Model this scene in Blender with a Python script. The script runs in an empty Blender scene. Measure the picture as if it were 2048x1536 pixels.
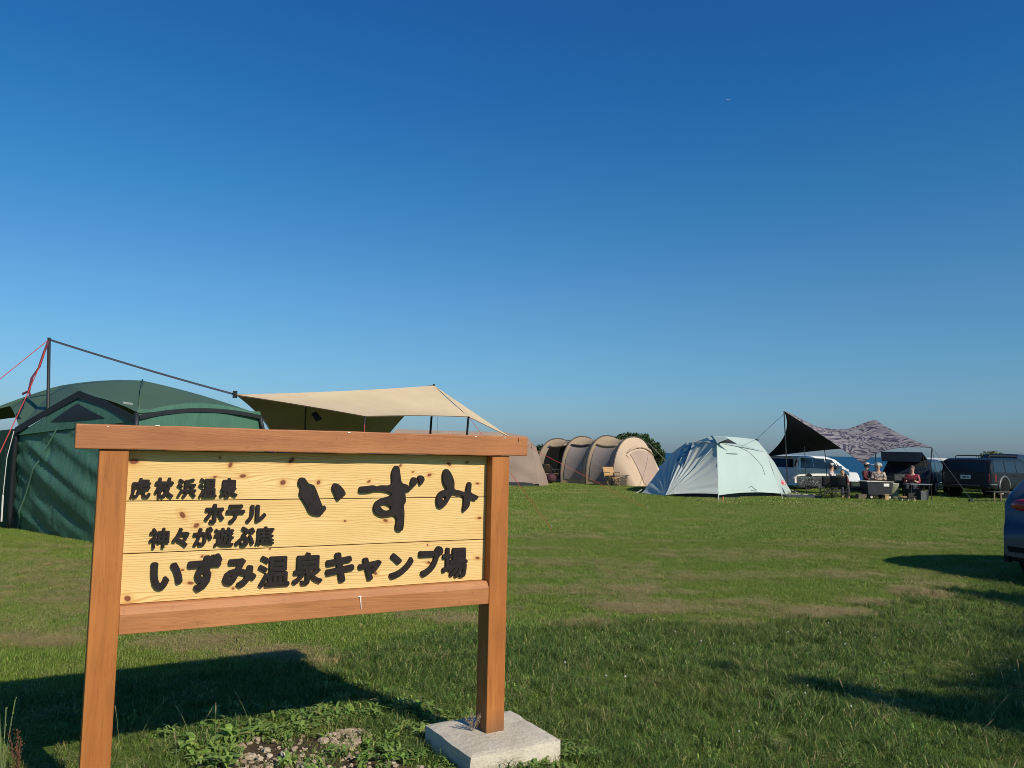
import bpy, bmesh, math, random
import numpy as np
from mathutils import Vector, Matrix
from math import sin, cos, pi, radians, sqrt, atan2, exp
random.seed(7); RNG = np.random.default_rng(7)
SC = bpy.context.scene
# ------------------------------------------------------------------ camera (1 px = 1/2048 of the photo width)
F = 1600.0; EYE = 1.5
ROLL = math.atan(0.0205); PITCH = math.atan(131 / F)
_fw = Vector((0, cos(PITCH), sin(PITCH))); _u0 = Vector((0, -sin(PITCH), cos(PITCH))); _r0 = Vector((1, 0, 0))
CR = _r0 * cos(ROLL) + _u0 * sin(ROLL); CU = -_r0 * sin(ROLL) + _u0 * cos(ROLL)
CAMLOC = Vector((0, 0, EYE))
cd = bpy.data.cameras.new('camera'); cam = bpy.data.objects.new('camera', cd); SC.collection.objects.link(cam)
cd.sensor_fit = 'HORIZONTAL'; cd.sensor_width = 36; cd.lens = F / 2048 * 36; cd.clip_start = 0.05; cd.clip_end = 80000
M = Matrix(((CR.x, CU.x, -_fw.x, 0), (CR.y, CU.y, -_fw.y, 0), (CR.z, CU.z, -_fw.z, EYE), (0, 0, 0, 1)))
cam.matrix_world = M
SC.camera = cam
# ------------------------------------------------------------------ sun, sky, exposure
SUN_EL = radians(34); SUN_AZ = radians(-47)
SV = Vector((cos(SUN_EL) * cos(SUN_AZ), cos(SUN_EL) * sin(SUN_AZ), sin(SUN_EL)))
sl = bpy.data.lights.new('sun', 'SUN'); sl.energy = 5.0; sl.angle = radians(0.5); sl.color = (1.0, 0.89, 0.72)
so = bpy.data.objects.new('sun', sl); SC.collection.objects.link(so)
so.rotation_euler = SV.to_track_quat('Z', 'Y').to_euler(); so.location = (20, -20, 30)
W = bpy.data.worlds.new('World'); SC.world = W; W.use_nodes = True
wn = W.node_tree; wn.nodes.clear()
sky = wn.nodes.new('ShaderNodeTexSky'); sky.sky_type = 'NISHITA'; sky.sun_disc = False
sky.sun_elevation = SUN_EL; sky.sun_rotation = pi / 2 - SUN_AZ
sky.altitude = 0; sky.air_density = 1.0; sky.dust_density = 0.6; sky.ozone_density = 3.0
hs = wn.nodes.new('ShaderNodeHueSaturation'); hs.inputs['Saturation'].default_value = 1.12; hs.inputs['Value'].default_value = 1.0
bg = wn.nodes.new('ShaderNodeBackground'); bg.inputs['Strength'].default_value = 0.124
wo = wn.nodes.new('ShaderNodeOutputWorld')
tc = wn.nodes.new('ShaderNodeTexCoord'); sx = wn.nodes.new('ShaderNodeSeparateXYZ'); rp = wn.nodes.new('ShaderNodeValToRGB'); mu = wn.nodes.new('ShaderNodeMix'); mu.data_type = 'RGBA'; mu.blend_type = 'MULTIPLY'
STOPS = [(0, (.35, .50, .80)), (.04, (.37, .55, .80)), (.11, (.395, .63, .78)), (.186, (.40, .665, .82)), (.30, (.265, .67, .85)), (.41, (.18, .62, .90)), (.505, (.175, .58, .92)), (1.0, (.09, .34, .62))]
while len(rp.color_ramp.elements) < len(STOPS): rp.color_ramp.elements.new(.5)
for e_, (p_, c_) in zip(rp.color_ramp.elements, STOPS): e_.position = p_; e_.color = (*c_, 1)
mu.inputs[0].default_value = 1; wn.links.new(tc.outputs['Generated'], sx.inputs[0]); wn.links.new(sx.outputs[2], rp.inputs[0])
wn.links.new(sky.outputs[0], hs.inputs['Color']); wn.links.new(hs.outputs[0], mu.inputs[6]); wn.links.new(rp.outputs[0], mu.inputs[7]); wn.links.new(mu.outputs[2], bg.inputs[0]); wn.links.new(bg.outputs[0], wo.inputs[0])
SC.view_settings.view_transform = 'Standard'; SC.view_settings.look = 'None'
SC.view_settings.exposure = 0.0; SC.view_settings.gamma = 1.0; SC.view_settings.use_curve_mapping = False
SC.cycles.filter_width = 0.95

# ------------------------------------------------------------------ measuring helpers
def ray(px, py): return _fw + CR * ((px - 1024) / F) - CU * ((py - 768) / F)
def G(px, py, z=0.0):                       # where the line of sight meets the ground
    d = ray(px, py); return CAMLOC + d * ((z - EYE) / d.z)
def PX(p):
    q = Vector(p) - CAMLOC; w = q.dot(_fw); return 1024 + F * q.dot(CR) / w, 768 - F * q.dot(CU) / w
def D(px, py, Y):                           # the point seen at (px,py) that lies Y metres north
    d = ray(px, py); return CAMLOC + d * (Y / d.y)

# ------------------------------------------------------------------ materials
class NB:
    def __init__(s, name):
        s.mat = bpy.data.materials.new(name); s.mat.use_nodes = True; s.nt = s.mat.node_tree; s.nt.nodes.clear()
        s.out = s.nt.nodes.new('ShaderNodeOutputMaterial'); s.p = s.nt.nodes.new('ShaderNodeBsdfPrincipled')
        s.nt.links.new(s.p.outputs[0], s.out.inputs[0])
    def n(s, t, **k):
        o = s.nt.nodes.new(t)
        for a, b in k.items(): setattr(o, a, b)
        return o
    def put(s, sock, v):
        if v is None: return
        if hasattr(v, 'links'): s.nt.links.new(v, sock)
        else: sock.default_value = v
    def m(s, op, a, b=None, c=None):
        o = s.n('ShaderNodeMath', operation=op); s.put(o.inputs[0], a)
        if b is not None: s.put(o.inputs[1], b)
        if c is not None: s.put(o.inputs[2], c)
        return o.outputs[0]
    def xyz(s, kind='Object'):
        t = s.n('ShaderNodeTexCoord'); q = s.n('ShaderNodeSeparateXYZ'); s.put(q.inputs[0], t.outputs[kind]); return q.outputs
    def comb(s, x, y, z):
        o = s.n('ShaderNodeCombineXYZ'); s.put(o.inputs[0], x); s.put(o.inputs[1], y); s.put(o.inputs[2], z); return o.outputs[0]
    def noise(s, vec, scale, detail=4, rough=0.55, dist=0.0):
        o = s.n('ShaderNodeTexNoise'); s.put(o.inputs['Vector'], vec); o.inputs['Scale'].default_value = scale
        o.inputs['Detail'].default_value = detail; o.inputs['Roughness'].default_value = rough; o.inputs['Distortion'].default_value = dist
        return o.outputs[0]
    def coord(s, kind='Object', scale=(1, 1, 1), loc=(0, 0, 0), rot=(0, 0, 0)):
        t = s.n('ShaderNodeTexCoord'); q = s.n('ShaderNodeMapping'); s.put(q.inputs[0], t.outputs[kind])
        q.inputs['Scale'].default_value = scale; q.inputs['Location'].default_value = loc; q.inputs['Rotation'].default_value = rot
        return q.outputs[0]
    def ramp(s, f, stops):
        o = s.n('ShaderNodeValToRGB'); s.put(o.inputs[0], f); e = o.color_ramp.elements
        while len(e) < len(stops): e.new(0.5)
        for i, (p, c) in enumerate(stops):
            e[i].position = p; e[i].color = (*c, 1) if len(c) == 3 else c
        return o.outputs[0]
    def mix(s, f, a, b, mode='MIX'):
        o = s.n('ShaderNodeMix', data_type='RGBA', blend_type=mode); s.put(o.inputs[0], f)
        s.put(o.inputs[6], (*a, 1) if isinstance(a, tuple) and len(a) == 3 else a)
        s.put(o.inputs[7], (*b, 1) if isinstance(b, tuple) and len(b) == 3 else b)
        return o.outputs[2]
    def rng(s, v, a, b, c, d):
        o = s.n('ShaderNodeMapRange'); s.put(o.inputs[0], v)
        for i, k in enumerate((a, b, c, d)): o.inputs[i + 1].default_value = k
        return o.outputs[0]
    def attr(s, name, typ='GEOMETRY'):
        o = s.n('ShaderNodeAttribute', attribute_name=name, attribute_type=typ); return o.outputs
    def bump(s, h, strength=0.3, dist=0.01):
        o = s.n('ShaderNodeBump'); s.put(o.inputs['Height'], h); o.inputs['Strength'].default_value = strength; o.inputs['Distance'].default_value = dist
        s.put(s.p.inputs['Normal'], o.outputs[0])
    def col(s, c): s.put(s.p.inputs['Base Color'], (*c, 1) if isinstance(c, tuple) and len(c) == 3 else c)
    def rough(s, v): s.put(s.p.inputs['Roughness'], v)
    def spec(s, v): s.p.inputs['Specular IOR Level'].default_value = v
MATS = {}
def plain(name, c, rough=0.6, metal=0.0, spec=0.5, var=0.12, scale=6, bump=0.0):
    if name in MATS: return MATS[name]
    b = NB(name); v = b.noise(b.coord(), scale, 5)
    lo = tuple(x * (1 - var) for x in c); hi = tuple(min(1, x * (1 + var)) for x in c)
    b.col(b.ramp(v, [(0.3, lo), (0.7, hi)])); b.rough(rough); b.p.inputs['Metallic'].default_value = metal; b.spec(spec)
    if bump: b.bump(b.noise(b.coord(), scale * 6, 4), bump, 0.01)
    MATS[name] = b.mat; return b.mat
def fabric(name, c, rough=0.75, wr=0.5, scale=2.2, stretch=(1, 1, 0.35), rot=(0, 0.6, 0), trans=0.0, dist=0.03, var=0.1):
    if name in MATS: return MATS[name]
    b = NB(name)
    big = b.noise(b.coord(), 0.8, 4)
    lo = tuple(x * (1 - var) for x in c); hi = tuple(min(1, x * (1 + var)) for x in c)
    b.col(b.ramp(big, [(0.3, lo), (0.7, hi)])); b.rough(rough); b.spec(0.3)
    w1 = b.noise(b.coord(scale=stretch, rot=rot), scale, 5, 0.5, 0.6); w2 = b.noise(b.coord(scale=(1, 1, .6)), scale * 4, 3)
    b.bump(b.m('ADD', w1, b.m('MULTIPLY', w2, 0.25)), wr, dist)
    if trans:
        tr = b.n('ShaderNodeBsdfTranslucent'); tr.inputs[0].default_value = (*c, 1)
        mx = b.n('ShaderNodeMixShader'); mx.inputs[0].default_value = trans
        b.nt.links.new(b.p.outputs[0], mx.inputs[1]); b.nt.links.new(tr.outputs[0], mx.inputs[2]); b.nt.links.new(mx.outputs[0], b.out.inputs[0])
    MATS[name] = b.mat; return b.mat

# ------------------------------------------------------------------ geometry helpers
class Geo:
    def __init__(s): s.v = []; s.f = []
    def add(s, vs, fs):
        n = len(s.v); s.v += [tuple(v) for v in vs]; s.f += [tuple(n + i for i in f) for f in fs]; return s
    def box(s, c, h, R=None):
        vs = [Vector((sx * h[0], sy * h[1], sz * h[2])) for sx in (-1, 1) for sy in (-1, 1) for sz in (-1, 1)]
        if R is not None: vs = [R @ v for v in vs]
        vs = [v + Vector(c) for v in vs]
        return s.add(vs, [(0, 1, 3, 2), (4, 6, 7, 5), (0, 4, 5, 1), (2, 3, 7, 6), (0, 2, 6, 4), (1, 5, 7, 3)])
    def tube(s, pts, r, n=6, cap=True):
        pts = [Vector(p) for p in pts]; rs = r if isinstance(r, (list, tuple)) else [r] * len(pts); rings = []
        for i, p in enumerate(pts):
            t = (pts[min(i + 1, len(pts) - 1)] - pts[max(i - 1, 0)]).normalized()
            a = t.orthogonal().normalized() if i == 0 else (a - t * a.dot(t)).normalized()
            b = t.cross(a); rings.append([p + (a * cos(2 * pi * k / n) + b * sin(2 * pi * k / n)) * rs[i] for k in range(n)])
        vs = [v for q in rings for v in q]; fs = []
        for i in range(len(pts) - 1):
            for k in range(n): fs.append((i * n + k, i * n + (k + 1) % n, (i + 1) * n + (k + 1) % n, (i + 1) * n + k))
        if cap: fs += [tuple(range(n))[::-1], tuple((len(pts) - 1) * n + k for k in range(n))]
        return s.add(vs, fs)
    def grid(s, fn, nu, nv, thick=0.0):
        P = [[Vector(fn(i / nu, j / nv)) for j in range(nv + 1)] for i in range(nu + 1)]
        vs = [p for q in P for p in q]; k = nv + 1
        fs = [(i * k + j, (i + 1) * k + j, (i + 1) * k + j + 1, i * k + j + 1) for i in range(nu) for j in range(nv)]
        return s.add(vs, fs)
    def ribbon(s, pts, w, side=(0, 0, 1)):
        side = Vector(side).normalized() * (w / 2); vs = []
        for p in pts: vs += [Vector(p) - side, Vector(p) + side]
        return s.add(vs, [(2 * i, 2 * i + 2, 2 * i + 3, 2 * i + 1) for i in range(len(pts) - 1)])
    def cyl(s, c, axis, r, h, n=20):
        a = Vector(axis).normalized() * (h / 2); c = Vector(c); return s.tube([c - a, c + a], r, n)
    def ball(s, c, r, nu=10, nv=7):
        c = Vector(c); r = Vector(r) if not isinstance(r, (int, float)) else Vector((r, r, r)); vs = [c + Vector((0, 0, r.z))]
        for j in range(1, nv):
            for i in range(nu):
                t = pi * j / nv; p = 2 * pi * i / nu; vs.append(c + Vector((r.x * sin(t) * cos(p), r.y * sin(t) * sin(p), r.z * cos(t))))
        vs.append(c - Vector((0, 0, r.z))); fs = [(0, 1 + i, 1 + (i + 1) % nu) for i in range(nu)]
        for j in range(nv - 2):
            for i in range(nu): a = 1 + j * nu + i; b2 = 1 + j * nu + (i + 1) % nu; fs.append((a, a + nu, b2 + nu, b2))
        L = len(vs) - 1; fs += [(L, L - nu + (i + 1) % nu, L - nu + i) for i in range(nu)]
        return s.add(vs, fs)
def put(name, geo, mat, parent=None, inv=None, smooth=False, bevel=0, solid=0, sub=0, kind=None, label=None):
    me = bpy.data.meshes.new(name)
    vs = geo.v if inv is None else [tuple(inv @ Vector(v)) for v in geo.v]
    me.from_pydata(vs, [], geo.f); me.update()
    if mat: me.materials.append(mat)
    bm = bmesh.new(); bm.from_mesh(me)
    if not solid: bmesh.ops.recalc_face_normals(bm, faces=bm.faces)
    for f in bm.faces: f.smooth = smooth
    bm.to_mesh(me); bm.free()
    o = bpy.data.objects.new(name, me); SC.collection.objects.link(o)
    if parent: o.parent = parent
    if sub: m = o.modifiers.new('s', 'SUBSURF'); m.levels = m.render_levels = sub
    if solid: m = o.modifiers.new('t', 'SOLIDIFY'); m.thickness = solid; m.offset = 0
    if bevel: m = o.modifiers.new('b', 'BEVEL'); m.width = bevel; m.segments = 2; m.limit_method = 'ANGLE'
    if kind: o['kind'] = kind
    if label: o['label'] = label
    return o
class Thing:
    def __init__(s, name, label, cat, loc=(0, 0, 0), rz=0, group=None):
        o = bpy.data.objects.new(name, None); SC.collection.objects.link(o); o.empty_display_size = .2
        o.location = loc; o.rotation_euler = (0, 0, rz); o['label'] = label; o['category'] = cat
        if group: o['group'] = group
        s.o = o; s.m = Matrix.Translation(Vector(loc)) @ Matrix.Rotation(rz, 4, 'Z'); s.inv = s.m.inverted()
    def w(s, name, geo, mat, parent=None, **k): return put(name, geo, mat, parent or s.o, s.inv, **k)     # geometry in world space
    def l(s, name, geo, mat, parent=None, **k): return put(name, geo, mat, parent or s.o, None, **k)      # geometry in the thing's own space
def single(name, geo, mat, label, cat, loc=(0, 0, 0), group=None, **k):
    o = put(name, geo, mat, None, Matrix.Translation(-Vector(loc)), **k); o.location = loc
    o['label'] = label; o['category'] = cat
    if group: o['group'] = group
    return o
def lerp(a, b, t): return Vector(a) * (1 - t) + Vector(b) * t
def bez(a, b, c, n=10): return [lerp(lerp(a, b, i / n), lerp(b, c, i / n), i / n) for i in range(n + 1)]
def sagline(a, b, sag, n=14): return [lerp(a, b, i / n) - Vector((0, 0, sag * 4 * (i / n) * (1 - i / n))) for i in range(n + 1)]

# value noise for placing things
_T = RNG.random((256, 256))
def vn(x, y, s=1.0, ox=0.0):
    x = np.asarray(x) * s + ox + 500; y = np.asarray(y) * s + ox * 1.7 + 500
    xi = np.floor(x).astype(int); yi = np.floor(y).astype(int); fx = x - xi; fy = y - yi; fx = fx * fx * (3 - 2 * fx); fy = fy * fy * (3 - 2 * fy)
    g = lambda a, b: _T[a % 256, b % 256]
    return (g(xi, yi) * (1 - fx) + g(xi + 1, yi) * fx) * (1 - fy) + (g(xi, yi + 1) * (1 - fx) + g(xi + 1, yi + 1) * fx) * fy
def fbm(x, y, s=1.0, o=0.0): return (vn(x, y, s, o) + .5 * vn(x, y, s * 2.1, o + 3) + .25 * vn(x, y, s * 4.3, o + 7)) / 1.75
def ell(px, py, rx, ry):                    # a patch on the ground, from its place in the photo to metres
    c = G(px, py); d = c.y; return (c.x, c.y, rx * d / F, ry * d * d / (EYE * F))
HAY = [ell(*a) for a in [(60, 1282, 140, 9), (150, 1262, 80, 6), (400, 1290, 120, 14), (560, 1308, 110, 12), (470, 1275, 90, 8), (640, 1322, 60, 8),
        (900, 1235, 90, 10), (1180, 1246, 60, 6), (1290, 1216, 110, 9), (1250, 1180, 130, 10), (1500, 1205, 60, 6), (1650, 1222, 75, 9), (1590, 1232, 50, 4), (1730, 1205, 40, 5), (1830, 1184, 50, 11),
        (1880, 1170, 60, 6), (1450, 1246, 60, 5), (60, 1160, 100, 12), (1480, 1110, 220, 10), (1750, 1090, 180, 8), (1180, 1060, 200, 7), (120, 1205, 80, 9), (1400, 1150, 220, 9), (1700, 1150, 180, 8), (1150, 1125, 160, 8), (1050, 1180, 160, 9)]]
HAYW = [.9, .6, .9, .9, .6, .7, .8, .5, .9, .5, .4, 1, .9, .8, 1, .4, .6, .3, .2, .2, .15, .3, .25, .25, .25, .25]
GRAV = [ell(*a) for a in [(590, 1505, 120, 40), (660, 1540, 190, 40), (500, 1545, 100, 30), (700, 1475, 40, 14)]]
def patch(x, y, E, w=None):
    r = np.zeros_like(x)
    nx = (fbm(x, y, 3.0, 11) - .5) * 1.2
    for i, (cx, cy, rx, ry) in enumerate(E):
        d = ((x - cx) / rx) ** 2 + ((y - cy) / ry) ** 2
        v = np.clip(1.5 - d + nx * 1.6, 0, 1) * (w[i] if w else 1); r = np.maximum(r, v)
    return r
_lx = [G(*p) for p in [(-300, 1330), (0, 1395), (300, 1360), (600, 1322), (880, 1262), (1180, 1243), (1500, 1252), (1750, 1205), (2048, 1140), (2300, 1100)]]
def longy(x):                               # south of this line the grass is left long
    return np.interp(x, [p.x for p in _lx], [p.y for p in _lx])
def ground_z(x, y):
    x = np.asarray(x, float); y = np.asarray(y, float)
    near = (fbm(x, y, .35, 5) - .5) * .05
    t = np.clip((y - 39) / 60, 0, 1.0); fall = -32 * np.where(t < .12, (t / .12) ** 2 * .03, .03 + (t - .12) * 1.1)
    return near + fall
def drymask(x, y):
    base = np.clip((fbm(x * .45, y * 1.3, .9, 21) - .52) * 2.2, 0, .26) * np.clip((y - longy(x)) * .8, 0, 1)
    return np.clip(np.maximum(patch(x, y, HAY, HAYW), base), 0, 1)

# ================================================================== SETTING: ground, sea
b = NB('ground_soil')
dry = b.attr('dry')[2]; dirt = b.attr('dirt')[2]; wp = b.coord('Object')
n1 = b.noise(wp, 1.1, 8, .65); n2 = b.noise(wp, 34, 6, .7); n3 = b.noise(b.coord(scale=(1, 2.2, 1)), .25, 4)
gcol = b.ramp(n2, [(.3, (.04, .06, .012)), (.5, (.12, .19, .026)), (.72, (.22, .31, .055))])
gcol = b.mix(b.rng(n3, .35, .65, 0, .35), gcol, (.13, .19, .035))
gcol = b.mix(b.rng(n1, .5, .7, 0, .3), gcol, (.16, .17, .05))
gcol = b.mix(b.m('MULTIPLY', dry, b.rng(b.noise(wp, 9, 5, .7), .35, .65, .25, .95)), gcol, b.ramp(n2, [(.3, (.15, .125, .05)), (.7, (.40, .34, .16))]))
gcol = b.mix(dirt, gcol, b.ramp(n2, [(.3, (.05, .035, .02)), (.7, (.17, .12, .075))]))
b.col(gcol); b.rough(.95); b.spec(.1); b.bump(n2, .9, .05)
GROUND = b.mat
def spaced(a, bb, parts):
    out = [a]
    for lim, st in parts:
        while out[-1] < lim - 1e-6: out.append(out[-1] + st)
    return np.array(out)
xs = spaced(-150, 0, [(-40, 5), (-14, .8), (9, .16), (30, .7), (60, 5), (150, 15)])
ys = spaced(-40, 0, [(-2, 2), (14, .13), (42, .5), (60, 1.5), (130, 10)])
X, Y = np.meshgrid(xs, ys, indexing='ij'); Z = ground_z(X, Y)
nx_, ny_ = X.shape
V = np.stack([X, Y, Z], -1).reshape(-1, 3)
idx = np.arange(nx_ * ny_).reshape(nx_, ny_)
FA = np.stack([idx[:-1, :-1], idx[1:, :-1], idx[1:, 1:], idx[:-1, 1:]], -1).reshape(-1, 4)
me = bpy.data.meshes.new('ground'); me.vertices.add(len(V)); me.vertices.foreach_set('co', V.ravel())
me.loops.add(FA.size); me.loops.foreach_set('vertex_index', FA.ravel().astype(np.int32))
me.polygons.add(len(FA)); me.polygons.foreach_set('loop_start', np.arange(0, FA.size, 4, dtype=np.int32)); me.update()
me.polygons.foreach_set('use_smooth', np.ones(len(FA), bool))
for nm, arr in (('dry', drymask(X, Y)), ('dirt', patch(X, Y, GRAV))):
    a = me.attributes.new(nm, 'FLOAT', 'POINT'); a.data.foreach_set('value', arr.ravel().astype(np.float32))
me.materials.append(GROUND)
go = bpy.data.objects.new('ground', me); SC.collection.objects.link(go); go['kind'] = 'structure'
b = NB('sea_water'); n = b.noise(b.coord(scale=(.2, 1, 1)), .02, 8, .7)
b.col(b.ramp(n, [(.3, (.004, .055, .125)), (.7, (.010, .085, .17))])); b.rough(.55); b.spec(.22)
b.bump(b.noise(b.coord(scale=(.4, 1, 1)), .35, 6, .7), .6, .5)
g = Geo(); SEAZ = -31.0
g.add([(-60000, 95, SEAZ), (60000, 95, SEAZ), (60000, 70000, SEAZ), (-60000, 70000, SEAZ)], [(0, 1, 2, 3)])
put('sea', g, b.mat, kind='structure')

# ================================================================== GRASS (stuff)
def grass_mat(name, greens, drycol, rough=.55):
    b = NB(name); v = b.attr('v')[2]; dry = b.attr('dry', 'INSTANCER')[2]; tone = b.attr('tone', 'INSTANCER')[2]
    c = b.ramp(v, [(0, greens[0]), (.5, greens[1]), (.9, greens[2]), (1, drycol)])
    c = b.mix(b.m('MULTIPLY', tone, .6), c, greens[3])
    c = b.mix(dry, c, b.mix(v, tuple(x * .55 for x in drycol), drycol))
    b.col(c); b.rough(rough); b.spec(.25)
    tr = b.n('ShaderNodeBsdfTranslucent'); b.nt.links.new(c, tr.inputs[0]); mx = b.n('ShaderNodeMixShader'); mx.inputs[0].default_value = .25
    b.nt.links.new(b.p.outputs[0], mx.inputs[1]); b.nt.links.new(tr.outputs[0], mx.inputs[2]); b.nt.links.new(mx.outputs[0], b.out.inputs[0])
    return b.mat
DRYC = (.56, .45, .21)
GM = grass_mat('grass_blades', [(.04, .08, .014), (.12, .225, .026), (.32, .44, .09), (.22, .26, .05)], DRYC)
GD = grass_mat('long_grass_blades', [(.018, .050, .010), (.055, .125, .020), (.21, .33, .075), (.15, .18, .04)], DRYC)
GL = grass_mat('weed_leaves', [(.08, .16, .03), (.17, .29, .05), (.28, .40, .09), (.26, .30, .08)], (.3, .2, .09))
CL = bpy.data.collections.new('grass_sources')          # not linked to the scene: only sources for the scattered turf
def clump(name, mat, n, rad, hmin, hmax, w, lean, flat=False, leaf=False, seed=0):
    R = random.Random(seed); vs = []; fs = []; val = []
    for _ in range(n):
        a = R.random() * 2 * pi; r = rad * sqrt(R.random()); x, y = r * cos(a), r * sin(a)
        d = R.random() * 2 * pi; h = R.uniform(hmin, hmax); l = R.uniform(.1, 1) * lean * h; ww = w * R.uniform(.7, 1.2)
        dx, dy = cos(d), sin(d); s = R.random() * pi; px_, py_ = cos(s) * ww / 2, sin(s) * ww / 2
        k = len(vs)
        if flat: h2 = h; px_, py_ = -dy * ww / 2, dx * ww / 2; z0 = R.uniform(.003, .03); zz = [z0, z0 + R.uniform(-.0, .012), z0 + R.uniform(-.005, .01)]; ll = [0, .5 * h, h]
        else: zz = [0, h * .6, h * (1 - .25 * min(1, lean))]; ll = [0, l * .35, l]
        if leaf:
            px_, py_ = -dy * ww / 2, dx * ww / 2
            vs += [(x, y, 0), (x + dx * ll[1] - px_, y + dy * ll[1] - py_, zz[1] * 1.1), (x + dx * ll[1] + px_, y + dy * ll[1] + py_, zz[1] * 1.1),
                   (x + dx * ll[1] * 1.8 - px_ * .8, y + dy * ll[1] * 1.8 - py_ * .8, zz[2]), (x + dx * ll[1] * 1.8 + px_ * .8, y + dy * ll[1] * 1.8 + py_ * .8, zz[2]), (x + dx * ll[2], y + dy * ll[2], zz[2] * .9)]
            fs += [(k, k + 1, k + 2), (k + 1, k + 3, k + 4, k + 2), (k + 3, k + 5, k + 4)]; m = 6
        else:
            vs += [(x - px_, y - py_, zz[0]), (x + px_, y + py_, zz[0]), (x + dx * ll[1] - px_ * .8, y + dy * ll[1] - py_ * .8, zz[1]), (x + dx * ll[1] + px_ * .8, y + dy * ll[1] + py_ * .8, zz[1]), (x + dx * ll[2], y + dy * ll[2], zz[2])]
            fs += [(k, k + 1, k + 3, k + 2), (k + 2, k + 3, k + 4)]; m = 5
        val += [R.random()] * m
    me = bpy.data.meshes.new(name); me.from_pydata(vs, [], fs); me.materials.append(mat)
    a = me.attributes.new('v', 'FLOAT', 'POINT'); a.data.foreach_set('value', np.array(val, np.float32))
    o = bpy.data.objects.new(name, me); CL.objects.link(o); return o
KINDS = []
def ck(*a, **k): KINDS.append(clump('%02d_clump' % len(KINDS), *a, seed=len(KINDS) + 3, **k)); return len(KINDS) - 1
T_SHORT = [ck(GM, 60, .10, .015, .045, .0028, 1.1) for _ in range(3)]
T_LONG = [ck(GD, 64, .09, .02, .075, .0036, 1.9), ck(GD, 60, .10, .02, .085, .0034, 1.6), ck(GD, 30, .06, .04, .12, .0042, 1.5)]
T_MID = [ck(GM, 90, .22, .02, .05, .006, 1.1) for _ in range(3)]
T_FAR = [ck(GM, 110, .42, .03, .065, .013, 1.0) for _ in range(2)]
T_STRAW = [ck(GM, 60, .13, .04, .15, .0028, 1, flat=True) for _ in range(3)]
T_LEAF = [ck(GL, 20, .05, .02, .055, .014, 2.0, leaf=True), ck(GL, 14, .03, .03, .06, .017, 2.2, leaf=True), ck(GL, 30, .07, .015, .04, .010, 1.6, leaf=True)]
T_CLOV = [ck(GL, 26, .07, .02, .045, .010, 1.3, leaf=True) for _ in range(2)]
def scatter(name, pts, kinds, rot, scl, dryv, tone, label, cat):
    me = bpy.data.meshes.new(name); me.vertices.add(len(pts)); me.vertices.foreach_set('co', pts.astype(np.float32).ravel())
    for nm, arr, t in (('kind_index', kinds, 'INT'), ('rot', rot, 'FLOAT'), ('scl', scl, 'FLOAT'), ('dry', dryv, 'FLOAT'), ('tone', tone, 'FLOAT')):
        a = me.attributes.new(nm, t, 'POINT'); a.data.foreach_set('value', np.asarray(arr, np.int32 if t == 'INT' else np.float32))
    o = bpy.data.objects.new(name, me); SC.collection.objects.link(o); o['kind'] = 'stuff'; o['label'] = label; o['category'] = cat
    ng = bpy.data.node_groups.new(name, 'GeometryNodeTree')
    ng.interface.new_socket('Geometry', in_out='INPUT', socket_type='NodeSocketGeometry'); ng.interface.new_socket('Geometry', in_out='OUTPUT', socket_type='NodeSocketGeometry')
    N = ng.nodes.new; i = N('NodeGroupInput'); q = N('NodeGroupOutput'); ip = N('GeometryNodeInstanceOnPoints'); ci = N('GeometryNodeCollectionInfo')
    ci.inputs['Collection'].default_value = CL; ci.inputs['Separate Children'].default_value = True; ci.inputs['Reset Children'].default_value = True
    ip.inputs['Pick Instance'].default_value = True
    def at(nm, t):
        a = N('GeometryNodeInputNamedAttribute'); a.data_type = t; a.inputs['Name'].default_value = nm; return a.outputs[0]
    cx = N('ShaderNodeCombineXYZ'); L = ng.links.new
    L(i.outputs[0], ip.inputs['Points']); L(ci.outputs[0], ip.inputs['Instance']); L(at('kind_index', 'INT'), ip.inputs['Instance Index'])
    L(at('rot', 'FLOAT'), cx.inputs[2]); L(cx.outputs[0], ip.inputs['Rotation']); L(at('scl', 'FLOAT'), ip.inputs['Scale']); L(ip.outputs[0], q.inputs[0])
    m = o.modifiers.new('scatter', 'NODES'); m.node_group = ng; return o
def wedge(y0, y1, dens, margin=.6, xr=.66, xl=.66):
    n_ = int(dens * (y1 - y0) * (xr * y1 + xl * y1 + 2 * margin)); y = RNG.uniform(y0, y1, n_); x = RNG.uniform(-xl * y1 - margin, xr * y1 + margin, n_)
    k = (x < xr * y + margin) & (x > -xl * y - margin); return x[k], y[k]
BARE = []            # rectangles (centre, angle, half sizes) with nothing growing
P = []; K = []; S_ = []; DR = []; TN = []
def emit(x, y, kinds, s, dr=None):
    z = ground_z(x, y); P.append(np.stack([x, y, z], 1)); K.append(RNG.choice(kinds, len(x))); S_.append(s)
    DR.append((RNG.random(len(x)) < drymask(x, y) * .8) * RNG.uniform(.5, .95, len(x)) + (RNG.random(len(x)) < .05) * .4 if dr is None else dr); TN.append(np.clip(fbm(x * .8, y * 1.2, 1.1, 40) * 2 - .6 + RNG.normal(0, .32, len(x)), 0, 1))
SGN_A = 0.5069; SG = Vector((-0.0044, 4.1287, 0))
_e = Vector((cos(SGN_A), sin(SGN_A), 0)); _n = Vector((sin(SGN_A), -cos(SGN_A), 0))
def off_blocks(x, y):                        # keep grass out of the concrete footings
    k = np.ones(len(x), bool)
    for (c, rz, hx, hy) in BARE:
        dx = x - c[0]; dy = y - c[1]; u = dx * cos(rz) + dy * sin(rz); v = -dx * sin(rz) + dy * cos(rz)
        k &= ~((abs(u) < hx) & (abs(v) < hy))
    return k
BC = (G(845, 1448, .1) + G(1015, 1421, .1) + G(1126, 1476, .1) + G(945, 1512, .1)) / 4
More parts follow.
